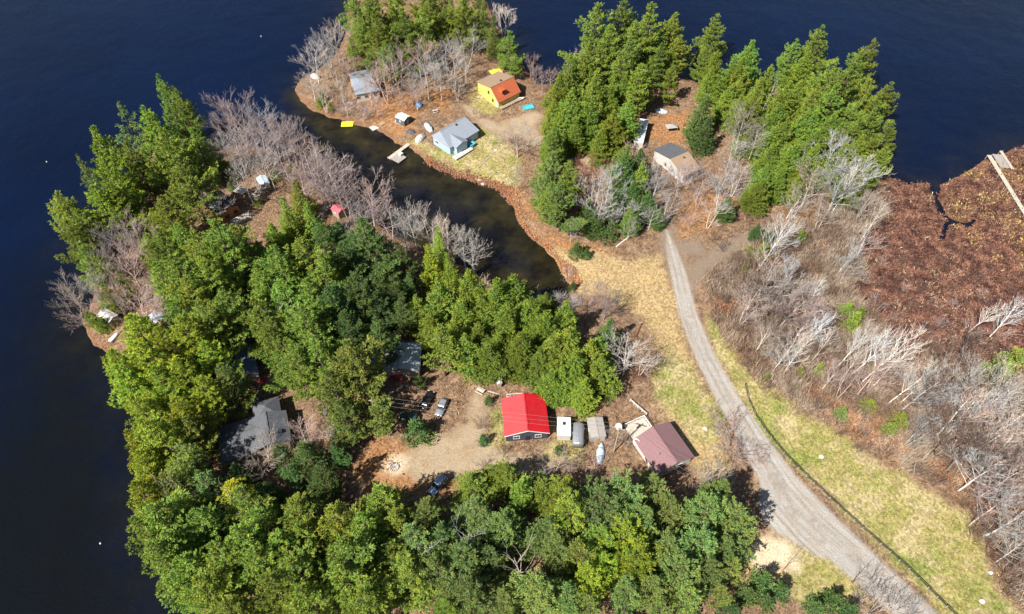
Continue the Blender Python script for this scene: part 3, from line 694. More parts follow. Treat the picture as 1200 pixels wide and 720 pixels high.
# hip roofed house on the north point
r, (a, b, yl, yr), (x0, x1, wL, wR) = house('house', 'small white house with blue grey hipped roof on the northern point', (412, 96), (441, 91), 4.6, 3.0, 3.0, (420, 84), (427, 110), 'blue_sh', 'white_wall', hipA=2.4, hipB=1.4)
for x in (-3.4, -.6, 2.6): window(r, 0, (x, yr, 1.6), (1.3, 1.1), (0, -1, 0), 'wood')
door(r, (1., yr, 1.), (.9, 2.), (0, -1, 0), 'rust_wood')
MB().tube((1, 1, 3.5), (1, 1, 5.2), .15).build('chimney', M['steel'], r)
# dark roofed cabin in the north-west
r, (a, b, yl, yr), (x0, x1, wL, wR) = house('cabin', 'dark roofed cabin with orange brown end wall among pines near the north-west shore', (246, 225.5), (266, 241), 4.6, 3.2, 3.2, (276, 237), (239, 240), 'dark_sh', 'rust_wood', ext=(0, 1.))
window(r, 0, (b, -1.4, 1.6), (1.2, 1.), (1, 0, 0), 'black'); window(r, 0, (b, 1.4, 1.6), (1.2, 1.), (1, 0, 0), 'black')
MB().prism([(x0+.2, -.3, 4.7), (x1-2.8, -.3, 4.7), (x1-3.4, -wR+.3, 3.42), (x0+.5, -wR+.3, 3.42)], None, (0, 0, .12)).build('lit_slope', M['light_sh'], r)  # paler slab puts the sunlit look of this slope into its colour
MB().box((1, 1.2, 4.45), (.6, .6, 1.)).build('chimney', M['brick'], r)
# shaded blue grey roof
r, (a, b, yl, yr), (x0, x1, wL, wR) = house('house', 'shaded house with dull blue roof between big pines on the west side', (281, 396), (291, 438), 4.6, 3.2, 3.2, (303, 436), (262, 414), 'slate', 'wood')
window(r, 0, (b, 1.2, 1.6), (1.2, 1.), (1, 0, 0)); window(r, 0, (b, -1.4, 1.6), (1.2, 1.), (1, 0, 0)); door(r, (0, yl, 1), (.9, 2), (0, 1, 0)); MB().tube((0, 1, 3.8), (0, 1, 5.2), .15).build('chimney', M['steel'], r)
# big grey house
r, (a, b, yl, yr), (x0, x1, wL, wR) = house('house', 'large grey shingled house with three joined roofs among the western trees', (311, 483), (317, 520), 5.4, 3.6, 3.6, (342, 516), (290, 500), 'grey_sh', 'wood')
m_ = MB().prism([(-1.2, -wR-6.5, 3.2), (-1.2, 0, 5.0), (-5.4, 0, 3.5), (-5.4, -wR-6.5, 2.6)], None, (0, 0, .16)); m_.build('wing_roof', M['grey_sh'], r)
MB().prism([(-1.2, -wR-6.5, 3.2), (-1.2, 0, 5.0), (3.6, 0, 3.3), (3.6, -wR-6.5, 2.4)], None, (0, 0, .16)).build('wing_roof', M['grey_sh'], r)
MB().box((-1., -wR-2.8, .85), (8.2, 6.6, 2.8)).build('wing_wall', M['wood'], r)
px = x0-2.2; MB().loft([[(x0-4.6, -3, 3.4), (x0-4.6, 3, 3.4), (x0+.6, 3, 3.4), (x0+.6, -3, 3.4)], [(x0-2., -.1, 5.1), (x0-2., .1, 5.1), (x0-1.6, .1, 5.1), (x0-1.6, -.1, 5.1)]]).build('pyramid_roof', M['grey_sh'], r)
MB().box((x0-2., 0, 1.45), (4.4, 5.2, 3.9)).build('annex_wall', M['wood'], r)
MB().box((1.5, 2.2, 4.75), (.9, .9, .5)).build('skylight', M['glass'], r); window(r, 0, (b, 1.5, 1.7), (1.4, 1.2), (1, 0, 0)); window(r, 0, (0, yl, 1.7), (1.4, 1.2), (0, 1, 0)); door(r, (3, yl, 1.), (.9, 2.), (0, 1, 0))
# light grey roof in the shade
r, (a, b, yl, yr), (x0, x1, wL, wR) = house('house', 'half shaded house with light grey roof west of the parked cars', (471, 397), (468, 432), 4.8, 3.2, 3.2, (493, 425), (450, 418), 'light_sh', 'wood', hipA=1.5)
window(r, 0, (b, 1.2, 1.6), (1.2, 1.), (1, 0, 0)); window(r, 0, (b, -1.4, 1.6), (1.2, 1.), (1, 0, 0)); door(r, (0, yr, 1), (.9, 2), (0, -1, 0))
MB().box((-1, -wR-1.4, 1.), (4, 2.8, 3.)).build('annex_wall', M['navy_wall'], r); MB().box((-1, -wR-1.4, 2.6), (4.4, 3.2, .15)).build('annex_roof', M['slate'], r); MB().tube((1, 1, 3.8), (1, 1, 5.3), .15).build('chimney', M['steel'], r)
# white house with brown and grey roof
r, (a, b, yl, yr), (x0, x1, wL, wR) = house('house', 'white house with one grey and one brown roof slope south of the long trailer', (785, 186.5), (806, 177.5), 5.2, 3.4, 3.2, (772.5, 173), (799, 208.5), 'grey_sh', 'white_wall', 'brown_sh')
window(r, 0, (a, 1.6, 1.8), (1, 1.3), (-1, 0, 0), 'grey_wood'); window(r, 0, (a, -1.6, 1.8), (1, 1.3), (-1, 0, 0), 'grey_wood'); window(r, 0, (1, yr, 1.6), (1.3, 1), (0, -1, 0)); door(r, (-1.5, yr, 1), (.9, 2), (0, -1, 0), 'rust_wood')
MB().box((.8, -1.5, 4.7), (.6, .6, 1.)).build('chimney', M['brick'], r)
# olive cabin at the western point
r, (a, b, yl, yr), (x0, x1, wL, wR) = house('cabin', 'small cabin with olive tan roof half hidden behind the western pines', (160, 197), (171, 214), 4.2, 2.6, 2.6, (179, 206), (154, 210), 'olive_roof', 'wood', cat='cabin')
window(r, 0, (b, 1., 1.5), (1, .9), (1, 0, 0)); door(r, (b, -.8, .95), (.9, 1.9), (1, 0, 0))
def shed(name, label, px, z0, L, W, hh, rz, roof, wall, rise=.5, cat='shed', **k):
    g = gp(*px, 1.2+hh); root = empty(name, (g.x, g.y, 1.2), rz, label, cat)
    gable_roof(root, -L/2, L/2, W/2, W/2, hh+rise, hh, hh, roof, th=.08); a, b, yl, yr = walls(root, -L/2, L/2, W/2, W/2, hh+rise, hh, hh, wall, .15)
    door(root, (b, 0, .9), (.9, 1.8), (1, 0, 0), k.get('dm', 'wood')); window(root, 0, (0, yr, 1.3), (.7, .6), (0, -1, 0)); HOLES.append((g.x, g.y, L/2)); return root
shed('shed', 'small shed with pale blue roof on the wooded north-west bank', (308, 212), 0, 4.2, 3., 2.2, R(-60), 'pale_tarp', 'grey_wood')
shed('shed', 'white roofed shed beside the plank walkway on the north point', (472, 137), 0, 4., 3.4, 2.2, R(-35), 'white', 'grey_sh')
shed('shed', 'weathered grey roofed shed with plank roof right of the silver trailer', (699, 501), 0, 5., 3.6, 2.3, R(-85), 'grey_wood', 'grey_wood', .25)
shed('shed', 'small pale blue roofed hut behind bare trees near the south-west shore', (184, 372), 0, 3.6, 3., 2.2, R(-50), 'pale_tarp', 'wood')
shed('boathouse', 'white roofed boathouse on the far western shore', (126, 370), 0, 4.6, 3., 2., R(-30), 'white_wall', 'wood', cat='boathouse')
shed('shed', 'grey dog house sized shed in the shade under the north pines', (497, 48), 0, 4., 3.2, 2.1, R(20), 'slate', 'wood')
shed('outhouse', 'narrow pale outhouse under the cedars left of the red roofed cottage', (585, 447), 0, 1.5, 1.3, 2., R(-80), 'white_wall', 'wood', .2, cat='outhouse')
def trailer(name, label, px, L, W, hh, rz, body, roof, rounded=False, cat='trailer'):
    g = gp(*px, 1.2+hh); root = empty(name, (g.x, g.y, 1.2), rz, label, cat)
    m = MB()
    if rounded:
        def ring(x, k): return [(x, math.cos(t)*W/2*k, .55+(hh-1.3)*(1 if t > .01 and t < 3.13 else 0)+math.sin(t)*.75*k) for t in [i*math.pi/10 for i in range(11)]]
        m.loft([ring(-L/2, .86), ring(-L/2+.25, 1), ring(L/2-.25, 1), ring(L/2, .86)]); m.build('body', M[body], root, True)
    else:
        m.box((0, 0, .55+(hh-.55)/2), (L, W, hh-.55)); m.build('body', M[body], root)
        MB().box((0, 0, hh+.05), (L+.12, W+.12, .1)).build('roof', M[roof], root)
        MB().box((L*.15, 0, hh+.18), (.7, .6, .22)).build('roof_vent', M['black'], root)
    for x in (-.45, .45):
        for s_ in (-1, 1):
            o = MB().tube((x, s_*(W/2-.3), .35), (x, s_*(W/2-.05), .35), .35, 12).build('wheel', M['rubber'], root); MB().tube((x, s_*(W/2-.06), .35), (x, s_*(W/2-.03), .35), .18, 10).build('rim', M['steel'], o)
    for x in (-L*.3, L*.28): window(root, 0, (x, -W/2, 1.7), (.9, .6), (0, -1, 0), 'steel')
    door(root, (0, W/2, 1.35), (.7, 1.6), (0, 1, 0)); MB().box((L/2+.5, 0, .5), (1.1, .1, .1)).build('hitch', M['black'], root); HOLES.append((g.x, g.y, L/2)); return root
shed('shed', 'little red roofed shed among bare trees on the south bank of the inlet', (396, 245), 0, 3.4, 2.8, 2.1, R(-40), 'pinkred', 'wood')
trailer('trailer', 'long white roofed trailer under trees left of the orange clearing', (751.5, 153.5), 12.5, 2.9, 3.1, R(75), 'white_wall', 'white')
trailer('camper', 'boxy white camper with black roof vent right beside the red roofed cottage', (661, 500), 4.6, 2.9, 2.7, R(88), 'white_wall', 'white', cat='camper')
trailer('camper', 'silver rounded camper between the white camper and the grey shed', (678, 507), 5.4, 2.5, 2.7, R(85), 'steel', 'steel', True, cat='camper')
def canopy(name, label, px, L, W, hh, rz, mat, cat='canopy'):
    g = gp(*px, 1.2+hh); root = empty(name, (g.x, g.y, 1.2), rz, label, cat)
    MB().loft([[(-L/2, -W/2, hh), (L/2, -W/2, hh), (L/2, W/2, hh), (-L/2, W/2, hh)], [(-L*.1, -W*.1, hh+.7), (L*.1, -W*.1, hh+.7), (L*.1, W*.1, hh+.7), (-L*.1, W*.1, hh+.7)]]).build('cover', M[mat], root)
    for x in (-1, 1):
        for y in (-1, 1): MB().tube((x*L*.46, y*W*.46, -.2), (x*L*.46, y*W*.46, hh), .05, 6).build('leg', M['steel'], root)
canopy('canopy', 'bright yellow canopy behind the yellow cottage', (581, 84), 4.2, 3., 2.2, R(25), 'yellow')
canopy('canopy', 'white canopy between the dark roofed cabin and the pale blue shed', (282, 223), 3.4, 2.8, 2.2, R(-25), 'white_wall')
canopy('canopy', 'greyish white canopy in the orange clearing right of the long trailer', (787, 148), 3.8, 2.4, 1.8, R(10), 'grey_wood')
def heap(name, label, px, L, W, hh, rz, mat, cat, strap='black'):
    """something bulky under a lashed tarpaulin"""
    g = gp(*px, 1.2+hh*.6); root = empty(name, (g.x, g.y, ground_z(g.x, g.y)), rz, label, cat); rg = random.Random(int(px[0]*7))
    rings = []
    for i in range(9):
        x = -L/2+L*i/8; k = math.sin(math.pi*(i+.35)/8.7)**.45
        rings.append([(x+rg.uniform(-.08, .08), math.cos(t)*W/2*k*rg.uniform(.92, 1.08), max(0, math.sin(t))*hh*k*rg.uniform(.82, 1.1)) for t in [math.pi*j/7 for j in range(8)]])
    MB().loft(rings).build('tarpaulin', M[mat], root)
    m = MB()
    for x in (-L*.2, L*.2): m.loft([[(x-.04+dx, math.cos(t)*W/2*1.08, math.sin(t)*hh*1.1) for dx in (0, .08) for t in ([math.pi*j/7 for j in range(8)] if dx == 0 else [math.pi*j/7 for j in range(7, -1, -1)])]]*1, cap=False)
    m = MB()
    for x in (-L*.2, L*.2):
        for j in range(7):
            t0, t1 = math.pi*j/7, math.pi*(j+1)/7; m.tube((x, math.cos(t0)*W*.54, math.sin(t0)*hh*1.1), (x, math.cos(t1)*W*.54, math.sin(t1)*hh*1.1), .03, 4)
    m.build('rope', M[strap], root)
heap('covered_boat', 'boat under a lashed white tarpaulin left of the pale blue house', (492, 160), 4.4, 2.6, 1.5, R(60), 'white_wall', 'covered boat')
heap('covered_woodpile', 'woodpile under a blue grey tarpaulin against the pale blue house', (502, 148), 5., 2., 1.4, R(-60), 'pale_tarp', 'woodpile')
heap('covered_heap', 'dark blue tarpaulin heap among bare trees on the north point', (491, 122), 3., 2.4, 1.3, R(-70), 'blue_tarp', 'heap')
heap('covered_boat', 'narrow boat under a shiny blue tarpaulin below the weathered grey shed', (704, 531), 5., 1.8, 1.1, R(80), 'pale_tarp', 'covered boat')
heap('covered_heap', 'blue and white tarpaulin heap in the shade behind the orange clearing', (775, 130), 4., 2., 1., R(-15), 'pale_tarp', 'heap')
heap('tent', 'small white tent among bare trees on the tip of the north point', (369, 88), 4., 2.2, 1.6, R(-30), 'white_wall', 'tent')
heap('covered_heap', 'low grey tarpaulin heap between the white shed and the covered boat', (481, 153), 3., 2., 1., R(-30), 'grey_sh', 'heap')
def boat(name, label, px, L, W, rz, mat, inner='grey_wood', z=None, cat='boat', flip=False, water=False):
    g = gp(*px, .4 if water else 1.6); zz = 0. if water else ground_z(g.x, g.y); root = empty(name, (g.x, g.y, zz), rz, label, cat)
    def ring(x, k, dp): return [(x, -W/2*k, .62), (x, -W/2*k*.8, .62-dp*.75), (x, 0, .62-dp), (x, W/2*k*.8, .62-dp*.75), (x, W/2*k, .62), (x, W/2*k*.86, .6), (x, W/2*k*.6, .66-dp*.7), (x, 0, .68-dp*.85), (x, -W/2*k*.6, .66-dp*.7), (x, -W/2*k*.86, .6)]
    st = [(-.5, .78, .55), (-.3, .95, .6), (0, 1, .62), (.25, .85, .6), (.4, .5, .5), (.5, .06, .3)]
    MB().loft([ring(x*L, k, dp) for x, k, dp in st]).build('hull', M[mat], root)
    for x in (-.28, .02, .24): MB().box((x*L, 0, .42), (.28, W*.78, .06)).build('seat', M[inner], root)
    if flip:
        for c in list(root.children): c.rotation_euler = (math.pi, 0, 0); c.location = (0, 0, .66)
    return root
boat('boat', 'grey white boat lying along the front of the yellow cottage', (605, 118), 6., 1.9, R(25), 'white_wall')
boat('canoe', 'faded red canoe pulled up on the far western shore', (127, 378), 4.6, 1., R(-35), 'pinkred', cat='canoe', flip=True)
boat('rowing_boat', 'upturned white rowing boat on the western bank below the red canoe', (133, 394), 3.4, 1.3, R(70), 'white_wall', cat='boat', flip=True)
boat('canoe', 'red canoe lying in deep shade beside the dull blue roof', (303, 445), 4.4, 1., R(-20), 'red', cat='canoe', flip=True)
boat('rowing_boat', 'small white rowing boat on the grass left of the covered boat', (466, 144), 3., 1.3, R(-35), 'pale_wood')
def tub():
    g = gp(619, 125.5, 1.8); root = empty('paddling_pool', (g.x, g.y, 1.2), R(20), 'turquoise paddling pool on gravel in front of the yellow cottage', 'paddling pool')
    m = MB(); m.loft([[(x*s, y*s, z) for x, y in ((-1.8, -1.2), (1.8, -1.2), (1.8, 1.2), (-1.8, 1.2))] for s, z in ((1, 0), (1.04, .7), (.9, .7), (.88, .1))]); m.build('shell', M['turq'], root)
    MB().box((0, 0, .45), (3.1, 2.05, .02)).build('water_surface', M['turq'], root)
tub()
def raft(name, label, px, L, W, rz, mat, h=.35):
    g = gp(*px, h); root = empty(name, (g.x, g.y, 0), rz, label, 'raft')
    MB().box((0, 0, h), (L, W, .16)).build('deck', M[mat], root)
    for y in (-.36, .36): MB().tube((-L*.47, W*y, .12), (L*.47, W*y, .12), .2, 8).build('float', M['steel'], root)
raft('swim_raft', 'bright yellow swim raft floating off the north point', (407, 145.6), 3.9, 2.6, R(3), 'yellow')
raft('floating_platform', 'small white floating platform at the end of the plank walkway', (439.5, 149.5), 3., 2.3, R(38), 'white')
def dock(name, label, a, b, w_, mat, z=.55, posts=True, cat='dock', extra=None):
    p = gp(*a, z); q = gp(*b, z); d_ = q-p; L = d_.length; root = empty(name, (p.x, p.y, 0), math.atan2(d_.y, d_.x), label, cat)
    m = MB(); n_ = int(L/.42)
    for i in range(n_): m.box(((i+.5)*L/n_, 0, z), (L/n_*.86, w_, .06))
    m.build('planks', M[mat], root)
    m = MB(); m.box((L/2, w_*.38, z-.12), (L, .12, .16)); m.box((L/2, -w_*.38, z-.12), (L, .12, .16)); m.build('beam', M['wood'], root)
    if posts:
        for i in range(int(L/3)+1):
            for s_ in (-1, 1): MB().tube((min(L, i*3+.2), s_*w_*.45, -1.), (min(L, i*3+.2), s_*w_*.45, z+.35), .08, 6).build('post', M['pole_wood'], root)
    return root, L
dock('walkway', 'brown plank walkway running from the north point to the white platform', (445, 147), (470, 128), 1.3, 'wood', .9, cat='walkway')
r, L = dock('dock', 'pale gangway and L shaped dock in the inlet below the blue house', (455.5, 186), (479.5, 168.5), 1.3, 'pale_wood', .6)
m = MB()
for i in range(9): m.box((.4+i*.42, -2.3, .6), (.36, 3.4, .06))
m.build('platform', M['grey_wood'], r); MB().box((3.6, -1.9, 1.0), (1.2, 1.2, .8)).build('bench', M['white_wall'], r)
dock('boardwalk', 'long straight weathered boardwalk crossing the marsh to the eastern lake edge', (1159, 182), (1210, 264), 1.3, 'pale_wood', 1.5, cat='boardwalk')
r, L = dock('dock', 'two part grey slatted dock beside the marsh boardwalk', (1168, 181), (1178, 197), 2.8, 'grey_wood', 1.3)
dock('dock', 'narrow dock plank leaning right of the slatted dock', (1173, 177), (1187, 198.5), .9, 'pale_wood', 1.4)
def car(name, label, px, rz, paint_, L=4.6, W=1.85, tall=1.5, rack=False):
    g = gp(*px, 1.2+.9); root = empty(name, (g.x, g.y, ground_z(g.x, g.y)), rz, label, 'car')
    def ring(x, w_, z0, z1): return [(x, -w_*.92, z0), (x, -w_, (z0+z1)*.55), (x, -w_*.93, z1), (x, 0, z1+.03), (x, w_*.93, z1), (x, w_, (z0+z1)*.55), (x, w_*.92, z0)]
    hw = W/2; st = [(-.5, .86, .4, .72), (-.485, .95, .3, .86), (-.4, 1, .26, .95), (-.1, 1, .24, .93), (.16, 1, .24, .92), (.36, .98, .26, .84), (.475, .9, .3, .72), (.5, .8, .4, .6)]
    MB().loft([ring(x*L, hw*k, a, b) for x, k, a, b in st]).build('body', M[paint_], root, True)
    def cab(x0, x1, w_, z): return [(x0, -w_, z), (x1, -w_, z), (x1, w_, z), (x0, w_, z)]
    MB().loft([cab(-.44*L, .20*L, hw*.93, .88), cab(-.36*L, .06*L, hw*.76, tall-.05)]).build('windows', M['glass'], root)
    MB().loft([cab(-.365*L, .065*L, hw*.78, tall-.06), cab(-.34*L, .04*L, hw*.7, tall+.03)]).build('roof', M[paint_], root)
    for x in (-.31, .31):
        for s_ in (-1, 1):
            t = MB().tube((x*L, s_*(hw-.2), .33), (x*L, s_*(hw+.01), .33), .33, 14).build('wheel', M['rubber'], root)
            MB().tube((x*L, s_*hw, .33), (x*L, s_*(hw+.025), .33), .2, 10).build('rim', M['steel'], t)
    for s_ in (-1, 1):
        MB().box((.478*L, s_*hw*.66, .66), (.16, .34, .14)).build('headlight', M['lamp'], root); MB().box((-.492*L, s_*hw*.7, .74), (.1, .3, .18)).build('taillight', M['tail'], root)
        MB().box((.12*L, s_*(hw+.08), .98), (.14, .2, .13)).build('mirror', M[paint_], root)
    return root
car('parked_car', 'black car parked half in the shade left of the grey car', (500.5, 469), R(72), 'black_paint', 5.2, 2., 1.7)
car('parked_car', 'grey car with dark windows parked at the top of the sandy clearing', (517.5, 477), R(253), 'silver_paint', 4.7, 1.9)
car('parked_car', 'blue silver car half hidden under the pines south of the clearing', (513, 568), R(235), 'blue_paint', 5., 2., 1.6)
car('parked_car', 'dark green car deep in shade above the round green bush', (480, 489), R(170), 'green_paint', 4.6, 1.9, 1.6)
car('parked_car', 'red car in shade below the light grey roof', (463, 440), R(160), 'red', 4.2, 1.8, 1.5)
def pole(name, label, px, hh, arm=R(70)):
    g = gp(*px, 1.2); root = empty(name, (g.x, g.y, 1.), arm, label, 'utility pole')
    MB().tube((0, 0, -.5), (0, 0, hh), .17, 8, .12).build('post', M['pole_wood'], root)
    MB().box((0, .1, hh-.6), (.14, 2.4, .14)).build('crossarm', M['pole_wood'], root)
    for y in (-1., 0, 1.): MB().tube((0, y, hh-.52), (0, y, hh-.28), .07, 8).build('insulator', M['white'], root)
    o = MB().tube((.35, 0, hh-2.2), (.35, 0, hh-1.2), .28, 10).build('transformer', M['steel'], root)
    return g, hh
g1, h1 = pole('utility_pole', 'wooden utility pole between the grey shed and the maroon roofed house', (719, 530), 11.5)
g2, h2 = pole('utility_pole', 'wooden utility pole hidden in pines right of the maroon house', (846, 606), 10, R(40))
g3, h3 = pole('utility_pole', 'wooden utility pole in trees left of the parked cars', (444, 497), 11., R(80))
def wires(a, ha, b, hb, label, n_=3):
    root = empty('power_line', (a.x, a.y, 1.2), 0, label, 'power line', 'overhead wires over the cottages')
    d_ = Vector((b.x-a.x, b.y-a.y, 0)); nrm = Vector((-d_.y, d_.x, 0)).normalized()
    for k in range(n_):
        m = Tubes(); off = nrm*(k-(n_-1)/2)*1.0; pts = []
        for i in range(15):
            t = i/14; pts.append(d_*t+off+Vector((0, 0, ha*(1-t)+hb*t-.3-4*t*(1-t)*.8-k*.0)))
        m.tube(pts, [.02]*15, 4); o = bpy.data.objects.new('wire', m.mesh('wire', M['wire'])); COL.objects.link(o); o.parent = root
wires(g1, h1, g3, h3, 'overhead wires crossing above the red roofed cottage and parked cars')
wires(g1, h1, g2, h2, 'overhead wires crossing above the maroon roofed bungalow')
# long black rail fence by the road
FP = [(872, 452), (876, 470), (884, 487), (896, 505), (910, 523), (926, 541), (944, 559), (962, 576), (981, 594), (1000, 611), (1020, 629), (1042, 648), (1064, 668), (1086, 690), (1108, 712), (1128, 732)]
def fence(name, label, FPx, mat_r, mat_p, hh=1., sp=2.6, group=None, rails=(.95, .55)):
    P_ = [gp(x, y, 1.2) for x, y in FPx]; pts = [P_[0]]
    for a, b in zip(P_, P_[1:]):
        n_ = max(1, round((b-a).length/sp))
        for i in range(n_): pts.append(a.lerp(b, (i+1)/n_))
    pts = [Vector((p.x, p.y, ground_z(p.x, p.y))) for p in pts]
    o0 = pts[0]; root = empty(name, o0, 0, label, 'fence')
    for p in pts:
        q = p-o0; MB().box((q.x, q.y, q.z+hh/2-.1), (.16, .16, hh+.2)).build('post', M[mat_p], root)
    for rz_ in rails:
        t = Tubes(); t.tube([p-o0+Vector((0, 0, rz_*hh)) for p in pts], [.085 if rz_ == rails[0] else .05]*len(pts), 4)
        o = bpy.data.objects.new('rail', t.mesh('rail', M[mat_r])); COL.objects.link(o); o.parent = root
    return len(pts)
print('posts', fence('rail_fence', 'long low black rail fence curving along the grass beside the gravel road', FP, 'black', 'grey_wood'))
fence('picket_fence', 'short white fence running from the maroon house deck towards the trees', [(738, 471), (747, 479), (757, 487.5)], 'white', 'white', 1.1, 1.6)
fence('picket_fence', 'short white fence at the left side of the maroon bungalow', [(745, 523), (751, 533), (757, 543)], 'white', 'white', .9, 1.5)
def dish(label, px, hh):
    g = gp(*px, 1.2+hh); root = empty('satellite_dish', (g.x, g.y, 1.2), 0, label, 'satellite dish')
    MB().tube((0, 0, -.3), (0, 0, hh-.2), .05, 6).build('mast', M['steel'], root)
    rings = []
    ax = Vector((-.5, -.5, .7)).normalized(); u = ax.cross(Vector((0, 0, 1))).normalized(); v = ax.cross(u)
    for r_, d_ in ((.05, 0), (.4, .05), (.75, .2), (.8, .22), (.4, .02), (.05, -.04)): rings.append([tuple(Vector((0, 0, hh))+ax*d_+(u*math.cos(t*.5236)+v*math.sin(t*.5236))*r_) for t in range(12)])
    MB().loft(rings).build('dish', M['white'], root)
dish('white satellite dish at the left corner of the maroon bungalow', (746, 518), 2.6)
dish('white satellite dish on a mast above the utility pole base', (725.5, 500), 2.6)
def boulder(label, px, s, mat='pale_stone'):
    g = gp(*px, 1.2); bm = bmesh.new(); bmesh.ops.create_icosphere(bm, subdivisions=3, radius=s*.62)
    for v in bm.verts: v.co = Vector((v.co.x*1.2, v.co.y, v.co.z*.7))*(1+.25*noise.noise(v.co*1.6/s+Vector((px[0], 0, 0))))
    me = bpy.data.meshes.new('boulder'); bm.to_mesh(me); bm.free(); me.materials.append(M[mat])
    o = bpy.data.objects.new('boulder', me); COL.objects.link(o); o.location = (g.x, g.y, ground_z(g.x, g.y)+s*.2); tag(o, label, 'boulder')
boulder('pale boulder on the grass just right of the black rail fence', (962, 536), .7)
boulder('white boulder at the bottom right among dry grass', (1150, 705), .75)
boulder('pale boulder near the wood edge at the lower right', (1160, 672), .6)
boulder('small white boulder between the maroon house and the gravel road', (826, 503), .7)
boulder('pale boulder on the lawn below the blue house', (581, 177), .6)
boulder('grey boulder on the orange bank below the lawn', (562, 209), .9, 'stone')
boulder('rounded boulder at the inlet end of the orange bank', (566, 213), 1., 'stone')
def firepit():
    g = gp(462, 548, 1.2); root = empty('fire_pit', (g.x, g.y, ground_z(g.x, g.y)), 0, 'round stone fire pit full of pale ash in the dry clearing', 'fire pit')
    m = MB()
    for i in range(12):
        a = i*.5236; m.box((math.cos(a)*.95, math.sin(a)*.95, .12), (.32, .4, .34), a, .8)
    m.build('stone_ring', M['stone'], root); MB().tube((0, 0, 0), (0, 0, .1), .8, 14).build('ash', M['stone'], root)
firepit()
def buoy(label, px):
    g = gp(*px, 0); root = empty('buoy', (g.x, g.y, 0), 0, label, 'buoy')
    MB().loft([[(math.cos(t*.785)*r_, math.sin(t*.785)*r_, z) for t in range(8)] for r_, z in ((.08, -.2), (.2, -.05), (.23, .1), (.14, .24), (.05, .3))]).build('float', M['white'], root, True); MB().tube((0, 0, .4), (0, 0, .7), .04, 6).build('ring', M['steel'], root)
buoy('small white buoy on open water off the north-west shore', (55, 190)); buoy('small white buoy on dark water off the south-west shore', (118, 637)); buoy('small white buoy near the top left of the lake', (306, 43))
def table(label, px, rz):
    g = gp(*px, 1.9); root = empty('picnic_table', (g.x, g.y, ground_z(g.x, g.y)), rz, label, 'picnic table')
    MB().box((0, 0, .74), (1.9, .75, .06)).build('tabletop', M['pale_wood'], root)
    for s_ in (-1, 1): MB().box((0, s_*.72, .44), (1.9, .28, .05)).build('seat', M['pale_wood'], root); MB().box((s_*.65, 0, .38), (.08, 1.5, .08)).box((s_*.65, .3, .37), (.08, .08, .72)).box((s_*.65, -.3, .37), (.08, .08, .72)).build('leg', M['wood'], root)
table('pale picnic table among orange leaves above the pale blue house', (510, 130), R(20)); table('picnic table in the brown yard left of the red roofed cottage', (563, 458), R(-30)); table('picnic table under the wires left of the maroon house', (709, 508), R(40))
def log(label, a, b, r_, mat='pole_wood', name='log'):
    p = gp(*a, 1.3); q = gp(*b, 1.3); root = tag(MB().tube((0, 0, r_), tuple(q-p+Vector((0, 0, r_))), r_, 8, r_*.6).build(name, M[mat]), label, 'log'); root.location = (p.x, p.y, ground_z(p.x, p.y)-.05)
log('long log lying across the lawn below the blue house', (560, 197), (590, 169), .22); log('fallen white birch trunk leaning over the bank above the track end', (722, 290), (757, 262), .2, 'pale_stone', 'fallen_trunk'); log('curved grey driftwood log left of the red roofed cottage', (572, 459), (586, 463), .18, 'stone')
log('bare grey trunk lying beyond the pines right of the maroon house', (830, 570), (861, 555), .22, 'pale_stone', 'fallen_trunk')
log('dark log lying on the grass left of the black fence', (745, 395), (752, 380), .25, 'brick')
# wood pallets of lumber beside the cabin
g = gp(283, 256, 1.8); r = empty('lumber_stack', (g.x, g.y, 1.2), R(38), 'stack of pale lumber lying below the dark roofed cabin', 'lumber stack')
for i in range(3):
    m = MB()
    for j in range(6): m.box((random.uniform(-.3, .3), -1.2+j*.45, .2+i*.22), (6.4-i*.7, .38, .16))
    m.build('board_layer', M['pale_wood'], r)
# ------------------------------------------------------------------ where every tree stands
def T(style, tint, s, wid=1., **k):
    for it in s.split():
        v = [float(x) for x in it.split(',')]
        place_tree(style, tint, v[0], v[1], v[2], wid*(v[3] if len(v) > 3 else 1), **k)
# north-west shore
T('pine','bright','198,68,22,.75 203,105,20,.8 190,150,21 205,185,21 222,150,17 186,232,20 205,262,20')
T('thin','blue','135,120,20,.8 84,163,17,.7 212,88,18 100,200,16')
T('pine','yellow','111,146,23,.95 118,180,20 104,218,18 128,215,18 168,124,22,.9')
T('pine','bright','172,158,19 62,222,17,1 66,258,14 84,246,17 150,205,17 145,168,18 88,285,13')
T('bush','bright','263,190,5 268,200,4 242,150,4 100,365,4.5 118,372,4')
T('pine','bright','182,268,19,1 196,300,19 226,270,20 214,330,20 248,258,20 236,310,19 262,290,18 258,340,18 232,352,18 200,350,16 180,310,15 270,262,17 170,275,16')
T('pine','yellow','185,290,15 178,245,14 205,372,17')
T('thin','olive','132,248,12 108,300,11 140,318,11 120,335,10')
T('bare','pink','128,272,13,1.05 150,262,11 112,300,10 140,300,12 158,300,11 172,330,10 126,338,9')
T('bare','grey','72,328,12,.9 100,328,9 138,278,12')
T('bare','pink','276,104,16,.95 298,150,13 330,128,15,.9 262,130,13 348,168,12')
T('bare','grey','292,124,14 318,140,13,.8 255,158,12 308,180,12 270,165,12 282,200,11 248,222,9')
T('bare','pink','386,170,14,.9 372,195,13 410,186,14 398,215,12 432,212,14,1 452,236,12 420,236,12')
T('bare','grey','365,172,13 482,246,13,.9 500,252,13 470,258,12 512,250,12 532,258,12 548,272,11 562,284,10 520,278,10 465,240,10')
T('bare','red','440,220,10 610,318,6 555,300,7 425,230,9')
T('spruce','bright','345,212,15,1.2 330,232,12,1.2 358,238,13,1.2')
